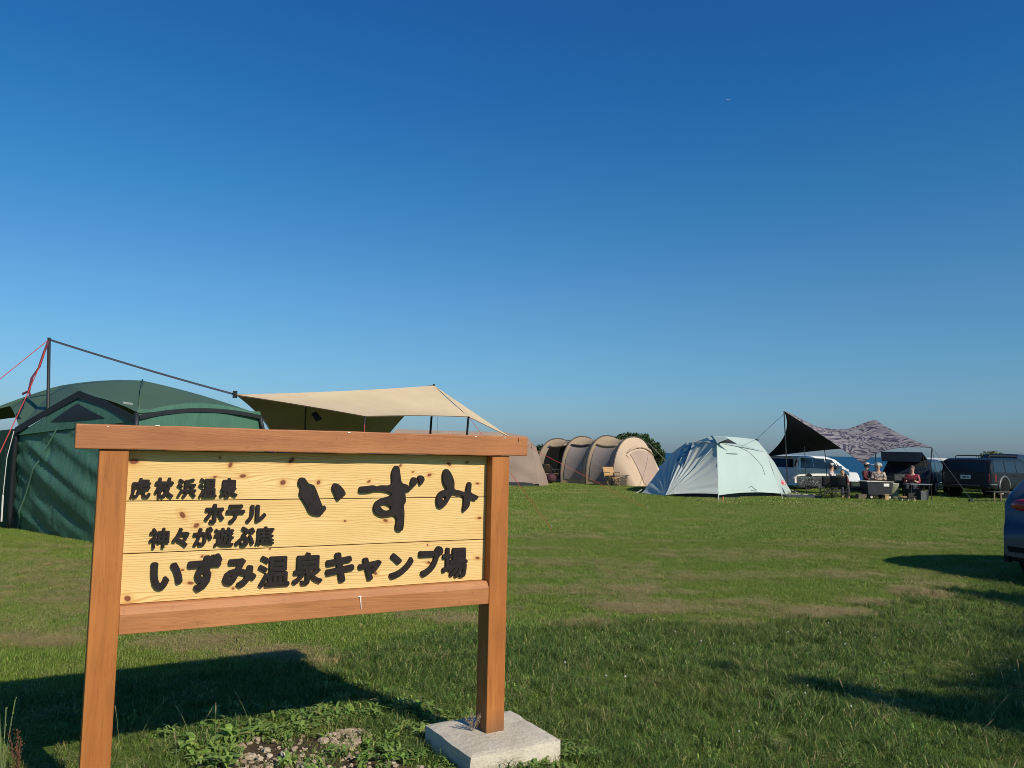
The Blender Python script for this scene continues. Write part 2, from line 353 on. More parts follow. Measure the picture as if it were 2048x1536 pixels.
_ba = G(1126, 1476, .1) - G(945, 1512, .1); BA = atan2(_ba.y, _ba.x)
BHX = _ba.length / 2; BHY = (G(845, 1448, .1) - G(945, 1512, .1)).length / 2
LPC = SG + _e * -1.824 - _n * .055
BARE += [((BC.x, BC.y), BA, BHX + .015, BHY + .015), ((LPC.x, LPC.y), SGN_A, .2, .2)]
# near turf
for (y0, y1, dens, ks, kl) in ((2.4, 7.5, 300, T_SHORT, T_LONG), (7.5, 14, 110, T_SHORT, T_LONG)):
    x, y = wedge(y0, y1, dens, xr=.68, xl=.68); k = off_blocks(x, y); x, y = x[k], y[k]
    gv = patch(x, y, GRAV); k = RNG.random(len(x)) > gv * .93; x, y = x[k], y[k]
    lg = (y < longy(x) + (fbm(x, y, 2.5, 60) - .5) * .5) & (patch(x, y, GRAV) < .15)
    xl, yl = x[lg], y[lg]; emit(xl, yl, kl, RNG.uniform(.55, 1.05, len(xl)) * (.5 + .75 * fbm(xl, yl, 1.6, 33)))
    xm, ym = x[~lg], y[~lg]; emit(xm, ym, ks, RNG.uniform(.7, 1.15, len(xm)))
for (y0, y1, dens, ks) in ((14, 24, 34, T_MID), (24, 41.5, 11, T_FAR)):
    x, y = wedge(y0, y1, dens, xr=.70, xl=.70); emit(x, y, ks, RNG.uniform(.7, 1.1, len(x)))
# straw left by the mower
x, y = wedge(3.2, 15, 260, xr=.68, xl=.68); d = drymask(x, y); k = (RNG.random(len(x)) < d * .9 + .012) & off_blocks(x, y); x, y = x[k], y[k]
emit(x, y, T_STRAW, RNG.uniform(.5, 1.1, len(x)), dr=np.ones(len(x)))
# broad-leaved weeds round the footing and the stones, clover in the long grass
E_W = [ell(*a) for a in [(600, 1500, 240, 60), (820, 1480, 150, 60), (560, 1440, 120, 22), (780, 1435, 80, 20), (1100, 1530, 120, 40), (960, 1540, 160, 40)]]
x, y = wedge(2.6, 5.2, 380, xr=.68, xl=.68); d = patch(x, y, E_W); gv = patch(x, y, GRAV)
k = (RNG.random(len(x)) < d * .95 * (1 - .62 * gv) * np.clip(fbm(x, y, 5, 9) * 2.2 - .5, 0, 1)) & off_blocks(x, y); x, y = x[k], y[k]
emit(x, y, T_LEAF, RNG.uniform(.5, 1.3, len(x)) * np.where(RNG.random(len(x)) < .12, 1.5, 1), dr=np.zeros(len(x)))
x, y = wedge(3.0, 8.5, 50, xr=.68, xl=.68); k = (y < longy(x)) & (RNG.random(len(x)) < np.clip(fbm(x, y, 2, 14) * 3 - 1.1, 0, 1)) & off_blocks(x, y) & (patch(x, y, GRAV) < .3); x, y = x[k], y[k]
emit(x, y, T_CLOV, RNG.uniform(.5, 1.1, len(x)), dr=np.zeros(len(x)))
_n_ = sum(len(a) for a in P)
scatter('grass', np.concatenate(P), np.concatenate(K), RNG.uniform(0, 2 * pi, _n_), np.concatenate(S_), np.concatenate(DR), np.concatenate(TN),
        'green campsite turf, mown short beyond and left long in front', 'grass')
# seed stalks standing out of the long grass (real geometry in one piece: nobody could count them)
g = Geo(); gh = Geo()
x, y = wedge(3.1, 8.5, 4); k = (y < longy(x) + .1) & off_blocks(x, y)
for xx, yy in zip(x[k], y[k]):
    h = random.uniform(.10, .27); dx, dy = random.gauss(0, .3) * h, random.gauss(0, .3) * h; z = float(ground_z(xx, yy))
    p = bez((xx, yy, z), (xx + dx * .3, yy + dy * .3, z + h * .6), (xx + dx, yy + dy, z + h), 4); g.tube(p, .0011, 3, False)
    t = (p[-1] - p[-2]).normalized(); gh.tube([p[-1] - t * .005, p[-1] + t * .02, p[-1] + t * .05], [.001, .003, .0008], 4, False)
put('grass_stalk', g, plain('stalk', (.20, .24, .09), .7), kind='stuff'); put('grass_seed_head', gh, plain('seedhead', (.26, .19, .10), .8), kind='stuff')
# pebbles
g = Geo(); n_ = 0
while n_ < 620:
    E_ = random.choice(GRAV); a = random.random() * 6.28; r = sqrt(random.random()) * 1.3; xx, yy = E_[0] + E_[2] * r * cos(a), E_[1] + E_[3] * r * sin(a)
    if float(patch(np.array([xx]), np.array([yy]), GRAV)[0]) < random.random() * .8: continue
    s = random.choice([.004, .005, .007, .009, .011, .014, .017]) * random.uniform(.7, 1.2); n_ += 1
    k0 = len(g.v); g.ball((xx, yy, float(ground_z(xx, yy)) + s * .35), (s * random.uniform(.8, 1.4), s * random.uniform(.8, 1.3), s * random.uniform(.55, .9)), 6, 5)
    for i in range(k0, len(g.v)): v = g.v[i]; g.v[i] = (v[0] + random.gauss(0, s * .16), v[1] + random.gauss(0, s * .16), v[2] + random.gauss(0, s * .12))
b = NB('pebble_stone'); gi = b.n('ShaderNodeNewGeometry')
b.col(b.mix(b.noise(b.coord(), 60, 4), b.ramp(gi.outputs['Random Per Island'], [(0, (.20, .14, .09)), (.5, (.42, .32, .21)), (.85, (.58, .47, .33)), (1, (.70, .62, .48))]), (.25, .2, .15))); b.rough(.85)
put('gravel', g, b.mat, kind='stuff')
# white clover heads, each one by itself
cf = Geo().ball((0, 0, 0), (.009, .009, .008), 7, 5); cs = Geo().tube([(0, 0, 0), (.004, 0, .05), (0, 0, .095)], .0012, 4)
FLW = plain('clover_white', (.45, .44, .38), .7)
clovers = [(1305, 1238), (1328, 1233), (1402, 1280), (1467, 1284), (1547, 1233), (1657, 1243), (1680, 1262), (1750, 1270), (1795, 1282), (1212, 1350), (1250, 1354), (1478, 1455), (1610, 1380), (1768, 1315), (2012, 1312), (2030, 1338), (1130, 1325), (1615, 1360), (1702, 1408), (1350, 1258), (1880, 1242), (1944, 1340), (1576, 1262), (1500, 1310), (1690, 1285)]
proto = None
for i, (px, py) in enumerate(clovers):
    p = G(px, py, .1); p.z = float(ground_z(p.x, p.y))
    if proto is None:
        T = Thing('clover_flower', 'tiny white clover head standing in the long grass', 'flower', p, 0, 'white clover heads in the long grass')
        T.l('stem', cs, MATS['stalk']); h = T.l('flower_head', Geo().ball((0, 0, .1), (.007, .007, .006), 7, 5), FLW); proto = T.o; kids = [c for c in SC.collection.objects if c.parent == proto]
    else:
        o = proto.copy(); SC.collection.objects.link(o); o.location = p; o.rotation_euler = (0, 0, random.random() * 6); s = random.uniform(.7, 1.1); o.scale = (s, s, s)
        for c in kids: c2 = c.copy(); SC.collection.objects.link(c2); c2.parent = o

# ================================================================== SIGN BOARD
def stained(name, axis, light, dark, seed=0):
    b = NB(name); sc = {'x': (.9, 14, 14), 'z': (14, 14, .9)}[axis]
    v = b.coord(scale=sc, loc=(seed, seed * 2, seed * 3)); q = b.n('ShaderNodeSeparateXYZ'); b.put(q.inputs[0], v)
    n1 = b.noise(v, 1.0, 6, .6, .8); n2 = b.noise(b.coord(scale=tuple(x * 5 for x in sc), loc=(seed, 0, 0)), 1.0, 4, .6)
    n3 = b.noise(b.coord(loc=(seed, 5, 1)), 3.0, 3)
    ring = b.m('ABSOLUTE', b.m('SINE', b.m('MULTIPLY', n1, 34)))
    c = b.ramp(n1, [(.3, dark), (.65, light)]); c = b.mix(b.rng(ring, 0, .35, .35, 0), c, tuple(x * .55 for x in dark))
    c = b.mix(b.rng(n2, .45, .7, 0, .35), c, tuple(x * .7 for x in dark)); c = b.mix(b.rng(n3, .4, .75, 0, .4), c, tuple(min(1, x * 1.25) for x in light))
    if axis == 'z':                          # splashed soil at the foot of the posts, a few drip marks
        zq = b.xyz(); st = b.m('ADD', zq[2], b.m('MULTIPLY', b.noise(b.coord(scale=(30, 30, 3)), 1, 4), .12)); c = b.mix(b.rng(st, .15, .27, .75, 0), c, (.13, .075, .04))
    sp = b.noise(b.coord(), 22, 6, .75); c = b.mix(b.rng(sp, .60, .72, 0, .55), c, tuple(x * .45 for x in dark))
    b.col(c); b.rough(.55); b.spec(.3); b.bump(b.m('ADD', n2, ring), .18, .002); return b.mat
POSTM = stained('stained_post', 'z', (.40, .15, .038), (.27, .088, .020)); BEAMM = stained('stained_beam', 'x', (.38, .155, .062), (.28, .10, .038), 3)
RAILM = stained('stained_rail', 'x', (.42, .18, .07), (.32, .12, .042), 8)
KN = [(268, 923, 1.2), (461, 930, 1.1), (486, 952, 1.1), (566, 965, 1.1), (583, 921, 1.2), (365, 1030, 1.3), (393, 1051, 1), (430, 954, .7), (801, 931, .8), (637, 965, 1), (738, 963, .8), (826, 944, .5),
      (859, 950, .8), (898, 928, 1), (934, 925, .6), (955, 967, .8), (771, 1041, 1), (959, 1036, .9), (855, 1090, .5), (255, 1197, 1.5), (365, 1140, .6), (381, 1166, .8), (466, 1177, .7), (404, 1113, .7), (418, 1146, .8), (858, 1125, .9), (750, 1146, 1), (955, 1116, 1), (440, 915, .6), (690, 1042, .5), (540, 1098, .5)]
PLY = .058                                   # planks sit this far behind the face of the posts
S0 = SG - _n * PLY
def onplank(px, py, off=0.0):                 # photo point -> (along, up) on the plank face
    d = ray(px, py); t = (S0 + _n * off - CAMLOC).dot(_n) / d.dot(_n); p = CAMLOC + d * t - S0; return p.dot(_e), p.z
def plankmat(i, z0, z1):
    b = NB('pine_plank_%s' % 'abc'[i]); q = b.xyz(); X_, Z_ = q[0], q[2]
    ks = []
    for (px, py, s) in KN:
        x, z = onplank(px, py)
        if z0 - .03 < z < z1 + .03: ks.append((x, z, s))
    u = Z_; kd = None; halo = None
    for (x, z, s) in ks:
        dx = b.m('SUBTRACT', X_, x); dz = b.m('SUBTRACT', Z_, z)
        ex = b.m('MULTIPLY', dx, 1 / (.085 * s)); ez = b.m('MULTIPLY', dz, 1 / (.030 * s))
        r2 = b.m('ADD', b.m('MULTIPLY', ex, ex), b.m('MULTIPLY', ez, ez)); w = b.m('POWER', 2.718, b.m('MULTIPLY', r2, -1))
        u = b.m('SUBTRACT', u, b.m('MULTIPLY', b.m('MULTIPLY', dz, .8), w))
        ra, rc = random.uniform(.6, 1.35), random.uniform(.7, 1.2); kx = b.m('MULTIPLY', b.m('ADD', dx, b.m('MULTIPLY', dz, random.uniform(-.6, .6))), 1 / (.0125 * s * ra)); kz = b.m('MULTIPLY', dz, 1 / (.0095 * s * rc)); rr = b.m('SQRT', b.m('ADD', b.m('MULTIPLY', kx, kx), b.m('MULTIPLY', kz, kz)))
        kd = rr if kd is None else b.m('MINIMUM', kd, rr)
    v = b.comb(b.m('MULTIPLY', X_, 1.6), i * 3.1, b.m('MULTIPLY', u, 9)); n1 = b.noise(v, 1, 3, .5)
    n2 = b.noise(b.comb(b.m('MULTIPLY', X_, 7), i, b.m('MULTIPLY', Z_, 160)), 1, 4); n3 = b.noise(b.comb(X_, i, b.m('MULTIPLY', Z_, 4)), 2, 3)
    line = b.m('SINE', b.m('ADD', b.m('MULTIPLY', u, 640), b.m('MULTIPLY', n1, 40)))
    c = b.ramp(n3, [(.3, (.65, .44, .175)), (.7, (.75, .535, .24))])
    c = b.mix(b.m('MULTIPLY', b.rng(line, .30, 1, 0, .75), b.rng(n1, .3, .7, 1, .4)), c, (.42, .20, .05))
    c = b.mix(b.rng(n2, .5, .75, 0, .25), c, (.55, .33, .12))
    kn = b.noise(b.coord(), 150, 3); kk = b.m('ADD', kd, b.m('MULTIPLY', kn, .5))
    c = b.mix(b.rng(kk, 1.0, 3.2, .55, 0), c, (.50, .23, .06)); c = b.mix(b.rng(kk, .9, 1.5, 1, 0), c, b.ramp(kk, [(.2, (.28, .11, .05)), (.55, (.20, .06, .03)), (1, (.12, .03, .015))]))
    b.col(c); b.rough(.6); b.spec(.25); b.bump(line, .12, .001); return b.mat
T = Thing('campground_sign', 'large wooden campsite signboard with raised black Japanese lettering on pine planks', 'sign', SG, SGN_A)
def bx(x0, x1, y0, y1, z0, z1): return Geo().box(((x0 + x1) / 2, (y0 + y1) / 2, (z0 + z1) / 2), ((x1 - x0) / 2, (y1 - y0) / 2, (z1 - z0) / 2))
PD = .118
T.l('post', bx(-1.878, -1.770, 0, PD, -.3, 1.467), POSTM, bevel=.004)
T.l('post', bx(-.1006, 0, 0, PD, .02, 1.467), POSTM, bevel=.004)
g = Geo(); n = 60
for i in range(n + 1):
    x = -1.967 + 2.066 * i / n; w = .0012 * sin(i * .35) + .0009 * sin(i * .9 + 1)
    g.v += [(x, -.014, 1.4672 + w), (x, PD + .014, 1.4672 + w), (x, PD + .014, 1.568 - w * .7), (x, -.014, 1.568 - w * .7)]
for i in range(n):
    for k in range(4): a = i * 4 + k; c = i * 4 + (k + 1) % 4; g.f.append((a, a + 4, c + 4, c))
g.f += [(0, 1, 2, 3), (n * 4 + 3, n * 4 + 2, n * 4 + 1, n * 4)]
beam = T.l('top_beam', g, BEAMM, bevel=.005)
g = Geo().add([(-1.7698, .004, .728), (-.1008, .004, .728), (-.1008, PD - .01, .728), (-1.7698, PD - .01, .728), (-1.7698, .004, .806), (-.1008, .004, .806), (-.1008, .022, .838), (-1.7698, .022, .838), (-1.7698, PD - .01, .838), (-.1008, PD - .01, .838)],
    [(0, 1, 5, 4), (4, 5, 6, 7), (7, 6, 9, 8), (8, 9, 2, 3), (0, 3, 2, 1), (0, 4, 7, 8, 3), (1, 2, 9, 6, 5)])
T.l('bottom_rail', g, RAILM, bevel=.0025)
zs = [onplank(250, 1215)[1], onplank(600, 1095)[1], onplank(600, 999)[1], 1.468]
zs[0] = .838; zj1 = (onplank(250, 1107)[1] + onplank(970, 1079)[1]) / 2; zj2 = (onplank(250, 1001)[1] + onplank(970, 995)[1]) / 2
zz = [.838, zj1, zj2, 1.466]
for i in range(3): T.l('plank', bx(-1.7699, -.1007, PLY + .0006 * i, PLY + .028, zz[i] + .0018, zz[i + 1] - .0018), plankmat(i, zz[i], zz[i + 1]), bevel=.0012)
T.l('back_panel', bx(-1.7699, -.1007, PLY + .029, PLY + .036, .84, 1.466), plain('back_board', (.10, .05, .02), .8))
# lettering
INK = plain('letter_black', (.017, .013, .013), .75, spec=.25, var=.3, scale=30)
TH = .015
def glyph(ch, bold, box):
    cu = bpy.data.curves.new('letter', 'FONT'); cu.body = ch; cu.size = 1; cu.extrude = .5; cu.resolution_u = 3
    o = bpy.data.objects.new('letter', cu); SC.collection.objects.link(o); bpy.context.view_layer.update()
    me = bpy.data.meshes.new_from_object(o.evaluated_get(bpy.context.evaluated_depsgraph_get())); bpy.data.objects.remove(o)
    base = [v.co[:] for v in me.vertices]; fc = [tuple(p.vertices) for p in me.polygons]; vs = []; fs = []; TT = .9 / (max(v[0] for v in base) - min(v[0] for v in base)) if False else 1
    for k in range(13):                       # the heavy strokes are this letter fattened, each layer a hair behind the last
        a = 2 * pi * (k - 1) / 12; r = 0 if k == 0 else bold; n0 = len(vs)
        vs += [(v[0] + r * cos(a), v[1] + r * sin(a), v[2] * (1 - .012 * k)) for v in base]; fs += [tuple(n0 + i for i in f) for f in fc]
    me.clear_geometry(); me.from_pydata(vs, [], fs); me.update()
    co = np.array(vs); x0, x1, z0, z1 = box
    mn, mx = co.min(0), co.max(0); sx = (x1 - x0) / (mx[0] - mn[0]); sz = (z1 - z0) / (mx[1] - mn[1])
    nv = np.stack([x0 + (co[:, 0] - mn[0]) * sx, PLY - .0005 - (co[:, 2] - mn[2]) / (mx[2] - mn[2]) * TH, z0 + (co[:, 1] - mn[1]) * sz], 1)
    me.vertices.foreach_set('co', nv.ravel()); me.update(); me.materials.clear(); me.materials.append(INK)
    q = bpy.data.objects.new('letter', me); SC.collection.objects.link(q); q.parent = T.o; return q
def pbox(x0, y0, x1, y1, dx=3, dy=4):
    x0 += dx; y1 -= dy; ym = (y0 + y1) / 2; xm = (x0 + x1) / 2; f = TH * .9
    return onplank(x0, ym, f)[0], onplank(x1, ym, f)[0], onplank(xm, y1, f)[1], onplank(xm, y0, f)[1]
LET = [('虎', 259, 956, 302, 999), ('杖', 308, 955, 348, 999), ('浜', 353, 957, 393, 998), ('温', 396, 956, 434, 998), ('泉', 439, 956, 476, 998),
       ('ホ', 408, 1008, 449, 1050), ('テ', 451, 1009, 490, 1050), ('ル', 491, 1010, 533, 1048),
       ('神', 297, 1056, 339, 1100), ('々', 343, 1056, 379, 1097), ('が', 385, 1054, 426, 1095), ('遊', 427, 1055, 468, 1096), ('ぶ', 469, 1053, 510, 1096), ('庭', 510, 1053, 549, 1093)]
LET2 = [('い', 298, 1124, 366, 1184), ('ず', 372, 1108, 444, 1187), ('み', 443, 1117, 513, 1180), ('温', 514, 1111, 580, 1178), ('泉', 583, 1105, 646, 1174), ('キ', 649, 1105, 709, 1169), ('ャ', 714, 1115, 763, 1165), ('ン', 777, 1106, 827, 1161), ('プ', 835, 1093, 886, 1157), ('場', 882, 1095, 935, 1160)]
for (ch, *bb) in LET: glyph(ch, .030 if ch in '虎浜温神遊庭' else .046, pbox(*bb, 2, 3))
for (ch, *bb) in LET2: glyph(ch, .032 if ch in '温泉場' else .052, pbox(*bb, 3, 4))
BR = [([[(175,320),(200,308),(230,315),(262,360),(305,375),(330,410),(390,565),(415,568),(425,600),(400,635),(385,655),(350,660),(300,648),(270,625),(240,565),(190,480),(180,450),(190,400),(170,365)],
        [(490,375),(510,360),(545,372),(575,400),(605,445),(600,475),(575,490),(550,518),(530,510),(500,440),(485,405)]], []),
      ([[(1060,210),(1080,198),(1105,210),(1115,260),(1130,350),(1170,370),(1225,405),(1200,435),(1165,440),(1168,530),(1150,570),(1155,640),(1145,780),(1110,808),(1080,790),(1075,750),(1085,700),(1065,660),(1010,665),(950,670),(890,640),(870,590),(885,540),(940,505),(1020,480),(1040,465),(1000,440),(900,430),(820,445),(745,445),(735,420),(745,395),(800,388),(870,380),(900,390),(940,380),(1035,370),(1040,260)],
        [(1225,315),(1245,305),(1268,315),(1280,345),(1265,370),(1245,393),(1222,380),(1215,350)], [(1282,305),(1300,288),(1325,292),(1342,320),(1335,345),(1310,378),(1295,350)]], [[(930,575),(945,560),(985,555),(1025,575),(1030,600),(1000,615),(960,608)]]),
      ([[(1520,250),(1545,228),(1575,245),(1605,300),(1620,350),(1622,412),(1660,425),(1725,440),(1735,400),(1745,360),(1765,350),(1780,370),(1775,440),(1800,460),(1848,485),(1840,495),(1820,520),(1775,510),(1760,570),(1740,600),(1712,625),(1700,600),(1710,520),(1700,480),(1650,465),(1610,460),(1580,500),(1545,560),(1510,588),(1475,585),(1458,550),(1455,500),(1475,455),(1510,430),(1550,418),(1545,400),(1520,350),(1515,290)]], [[(1510,500),(1530,480),(1540,490),(1530,515),(1515,520)]])]
for outs, holes in BR:
    cu = bpy.data.curves.new('letter', 'CURVE'); cu.dimensions = '2D'; cu.fill_mode = 'BOTH'; cu.extrude = TH / 2
    for pl in outs + holes:
        pts = [onplank(560 + x * 440 / 2048 + 1, 890 + y * 440 / 2048 - 1, TH) for x, y in pl]; n = len(pts); q = []
        for i in range(n):
            p0, p1, p2, p3 = [Vector(pts[(i + k) % n]) for k in (-1, 0, 1, 2)]
            for t in (0, .33, .66): q.append(.5 * ((2 * p1) + (p2 - p0) * t + (2 * p0 - 5 * p1 + 4 * p2 - p3) * t * t + (3 * p1 - p0 - 3 * p2 + p3) * t ** 3))
        sp = cu.splines.new('POLY'); sp.points.add(len(q) - 1); sp.use_cyclic_u = True
        for i, v in enumerate(q): sp.points[i].co = (v.x, v.y, 0, 1)
    o = bpy.data.objects.new('letter', cu); SC.collection.objects.link(o); bpy.context.view_layer.update()
    me = bpy.data.meshes.new_from_object(o.evaluated_get(bpy.context.evaluated_depsgraph_get())); bpy.data.objects.remove(o)
    co = np.array([v.co[:] for v in me.vertices]); nv = np.stack([co[:, 0], PLY - .0005 - TH / 2 - co[:, 2], co[:, 1]], 1); me.vertices.foreach_set('co', nv.ravel()); me.update()
    me.materials.clear(); me.materials.append(INK); q = bpy.data.objects.new('letter', me); SC.collection.objects.link(q); q.parent = T.o
# white scraps: two staples on the beam, a white scratch on the rail
WH = plain('white_scrap', (.75, .73, .68), .5)
def onface(px, py, y=0.0):
    d = ray(px, py); s = SG - _n * y; t = (s - CAMLOC).dot(_n) / d.dot(_n); p = CAMLOC + d * t - SG; return p.dot(_e), p.z
for (px, py, wx) in ((315, 851, .008), (216, 853, .002), (698, 865, .006), (951, 873, .005), (1010, 876, .005)):
    x, z = onface(px, py, -.014); T.l('staple', bx(x - wx, x + wx, -.0165, -.014, z - .0016, z + .0016), WH)
x, z = onface(718, 1192, .02); x2, z2 = onface(722, 1217, .004)
T.l('white_drip', Geo().tube([(x, .001, z), (x2, .001, z2)], [.0035, .0015], 6).ball((x - .002, .004, z), (.009, .004, .004)), WH)
x, z = onface(1037, 880, -.014); T.l('crack', bx(x - .0012, x + .0012, -.0152, -.013, z - .012, z + .012), plain('dark_crack', (.06, .02, .01), .9))
# footings
b = NB('footing_concrete'); n1 = b.noise(b.coord(), 5, 8, .65); n2 = b.noise(b.coord(), 45, 6, .7)
c = b.ramp(n1, [(.3, (.48, .43, .34)), (.7, (.66, .60, .49))]); c = b.mix(b.rng(n2, .55, .75, 0, .5), c, (.22, .20, .17)); b.col(c); b.rough(.9); b.spec(.2); b.bump(b.m('ADD', n1, n2), .8, .01)
CONC = b.mat
def footing(c, rz, hx, hy, z0, z1):
    g = Geo(); n = 14; Rz = Matrix.Rotation(rz, 3, 'Z')
    def P_(u, v, z):
        x = (u * 2 - 1) * hx + .006 * (fbm(u * 9 + c[0], v * 9 + z * 20, 1) - .5) * 2; y = (v * 2 - 1) * hy + .008 * (fbm(u * 9, v * 9 + z * 30, 1, 5) - .5) * 2
        return Vector((c[0], c[1], z)) + Rz @ Vector((x, y, 0))
    def top(u, v):
        e = min(u, v, 1 - u, 1 - v); return P_(u, v, z1 + .008 * (float(fbm(u * 5, v * 5, 1)) - .5) - (.006 if e < .02 else 0))
    g.grid(top, n, n); R_ = [(i / n, 0) for i in range(n)] + [(1, i / n) for i in range(n)] + [(1 - i / n, 1) for i in range(n)] + [(0, 1 - i / n) for i in range(n)]
    k = len(g.v); m = len(R_)
    for lv, zf in enumerate((None, .66, .33, 0)):
        for (u, v) in R_: g.v.append(tuple(top(u, v) if zf is None else P_(u, v, z0 + (z1 - z0) * zf)))
    for lv in range(3):
        for i in range(m): a = k + lv * m + i; b_ = k + lv * m + (i + 1) % m; g.f.append((a, b_, b_ + m, a + m))
    return g
T.w('concrete_footing', footing((BC.x, BC.y), BA, BHX, BHY, -.06, .1), CONC)
T.w('concrete_footing', footing((LPC.x, LPC.y), SGN_A, .19, .19, -.06, .1), CONC)
# dry sprig on the footing, dead dock stalk at the left post
def sprig(name, base, n, h, spread, mat, label, cat, r=.0012, tuft=0):
    T2 = Thing(name, label, cat, base); st = Geo(); hd = Geo()
    for i in range(n):
        a = random.random() * 6.28; s = random.uniform(.2, 1) * spread; e = Vector(base) + Vector((cos(a) * s, sin(a) * s, h * random.uniform(.6, 1)))
        p = bez(base, lerp(base, e, .5) + Vector((0, 0, h * .12)), e, 6); st.tube(p, r, 4, False)
        for q in p[2:]:
            for _ in range(tuft): o = Vector((random.gauss(0, .006), random.gauss(0, .006), random.gauss(0, .006))); hd.ball(q + o, (.0028, .0028, .0035), 4, 3)
    T2.w('stem', st, mat); 
    if tuft: T2.w('seed_head', hd, mat, kind='stuff')
sprig('dry_weed', G(946, 1462, .1), 9, .10, .05, plain('dry_stem', (.25, .19, .13), .8), 'small dried weed on the concrete footing beside the right post', 'weed', tuft=2)
sprig('dock_plant', (lambda p: Vector((p.x, p.y, -.02)))(G(34, 1560)), 5, .24, .05, plain('dock_brown', (.11, .045, .02), .8), 'dead rust brown dock stalk left of the left sign post', 'weed', .002, 7)
sprig('tall_weed', (lambda p: Vector((p.x, p.y, -.02)))(G(4, 1560)), 3, .48, .06, plain('tall_green', (.16, .22, .08), .7), 'tall pale green flowering weed at the left edge of the lawn', 'weed', .002, 1)

# ================================================================== TENTS LEFT
def tri_patch(A, B, C, n, bulge, d=None):      # curved triangle
    A, B, C = map(Vector, (A, B, C)); N = (B - A).cross(C - A).normalized()
    if d is not None: N = Vector(d).normalized()
    g = Geo(); ix = {}
    for i in range(n + 1):
        for j in range(n + 1 - i):
            u, v = i / n, j / n; w = 1 - u - v; ix[i, j] = len(g.v); g.v.append(tuple(A * w + B * u + C * v + N * bulge * 4 * (u * v + v * w + u * w) * .75))
    for i in range(n):
        for j in range(n - i):
            g.f.append((ix[i, j], ix[i + 1, j], ix[i, j + 1]))
            if i + j < n - 1: g.f.append((ix[i + 1, j], ix[i + 1, j + 1], ix[i, j + 1]))
    return g
def quad_patch(p00, p10, p11, p01, nu=12, nv=12, pull=(0, 0, 0, 0), bulge=0, d=(0, 0, 1), wr=None):
    """edges: 0 = p00-p10, 1 = p10-p11, 2 = p01-p11, 3 = p00-p01; pull moves an edge's middle towards the centre"""
    a, b_, c, e = map(Vector, (p00, p10, p11, p01)); ctr = (a + b_ + c + e) / 4; d = Vector(d)
    def edge(p, q, k): m = (p + q) / 2; return lambda t: lerp(p, q, t) + (ctr - m) * k * 4 * t * (1 - t)
    E0, E1, E2, E3 = edge(a, b_, pull[0]), edge(b_, c, pull[1]), edge(e, c, pull[2]), edge(a, e, pull[3])
    def fn(u, v):
        p = E0(u) * (1 - v) + E2(u) * v + E3(v) * (1 - u) + E1(v) * u - (a * (1 - u) * (1 - v) + b_ * u * (1 - v) + c * u * v + e * (1 - u) * v)
        p = p + d * bulge * 16 * u * (1 - u) * v * (1 - v)
        if wr: p = p + d * wr(u, v)
        return p
    return Geo().grid(fn, nu, nv), fn
GRN = fabric('tent_green_wall', (.058, .145, .100), .45, .7, 2.0, (1.3, 1.3, .5), (0, .7, .5), dist=.06)
GRNR = fabric('tent_green_roof', (.060, .112, .075), .6, .25, 1.2, (1, 1, 1), dist=.03)
BLK = plain('tent_black_trim', (.012, .015, .020), .6); MESH = plain('tent_mesh', (.025, .027, .028), .8)
T = Thing('screen_tent', 'dark green dome screen tent with black trim behind the left sign post', 'tent', G(300, 1090, 0))
Lg = G(22, 1060); Mg = Vector((-5.25, 11.3, 0)); Rg = Vector((-3.95, 13.9, 0)); Kg = Lg + (Rg - Mg); L2g = G(-150, 1035) 
Le = D(38, 856, 13.05); Me = D(277, 826, 11.6); Re = D(522, 830, 13.6); Ke = Vector((Kg.x, Kg.y, 2.0)); Pk = D(165, 789, 12.35)
A1 = D(285, 761, 13.4); A2 = D(122, 771, 14.2); Le2 = D(-120, 862, 13.9); Ce = D(20, 812, 14.0); B_ = D(400, 806, 12.6)
rf = Geo()
def rpatch(a, b_, c, k=.0, n=8):
    q = tri_patch(a, b_, c, n, k, (0, 0, 1)); rf.add(q.v, q.f)
Dp = D(168, 783, 13.0)
rpatch(A1, Me, B_, .055); rpatch(A1, B_, Re, .055); rpatch(A1, Dp, Me, .055); rpatch(Dp, Pk, Me, .055); rpatch(Dp, Pk, Le, .055); rpatch(A2, Dp, Le, .055); rpatch(A1, A2, Dp, .055)
rpatch(A2, Le, Ce, .055); rpatch(A2, Ce, Le2, .055); rpatch(A2, Le2, Ke + Vector((-2.4, 0, 0)), .055); rpatch(A2, Ke + Vector((-2.4, 0, 0)), Ke, .055); rpatch(A1, A2, Ke, .055); rpatch(A1, Ke, Re, .055)
T.w('roof', rf, GRNR, smooth=True)
def wrk(s, a=.03, f=9, g_=5): return lambda u, v: a * (float(vn(u * f + v * g_, v * 2.0 - u * 2, 1, s)) - .5)
nA = Vector((-.5, -.87, 0)); nB = Vector((.87, -.5, 0))
cutA, cutA_f = quad_patch(Lg + Vector((.02, .02, .02)), Mg, Me - Vector((0, 0, .02)), Le - Vector((0, 0, .0)), 60, 34, (0, 0, 0, 0), .10, nA, lambda u, v: .085 * (float(vn(u * 10 + v * 13, v * 1.2 - u * 2.2, 1, 1)) - .5) * (1 - .3 * v) + .03 * (float(vn(u * 26 + v * 30, v * 2 - u * 3, 1, 6)) - .5))
T.w('wall_panel', cutA, GRN, smooth=True)
T.w('wall_panel', quad_patch(Mg, Rg, Re + Vector((0, 0, .06)) - nB * .04, Me + Vector((0, 0, .06)) - nB * .04, 30, 20, (0, 0, 0, 0), .06, nB, wrk(2, .05))[0], GRN, smooth=True)
T.w('valance', tri_patch(Me, B_, Re, 8, .055, (0, 0, 1)), GRN, smooth=True)
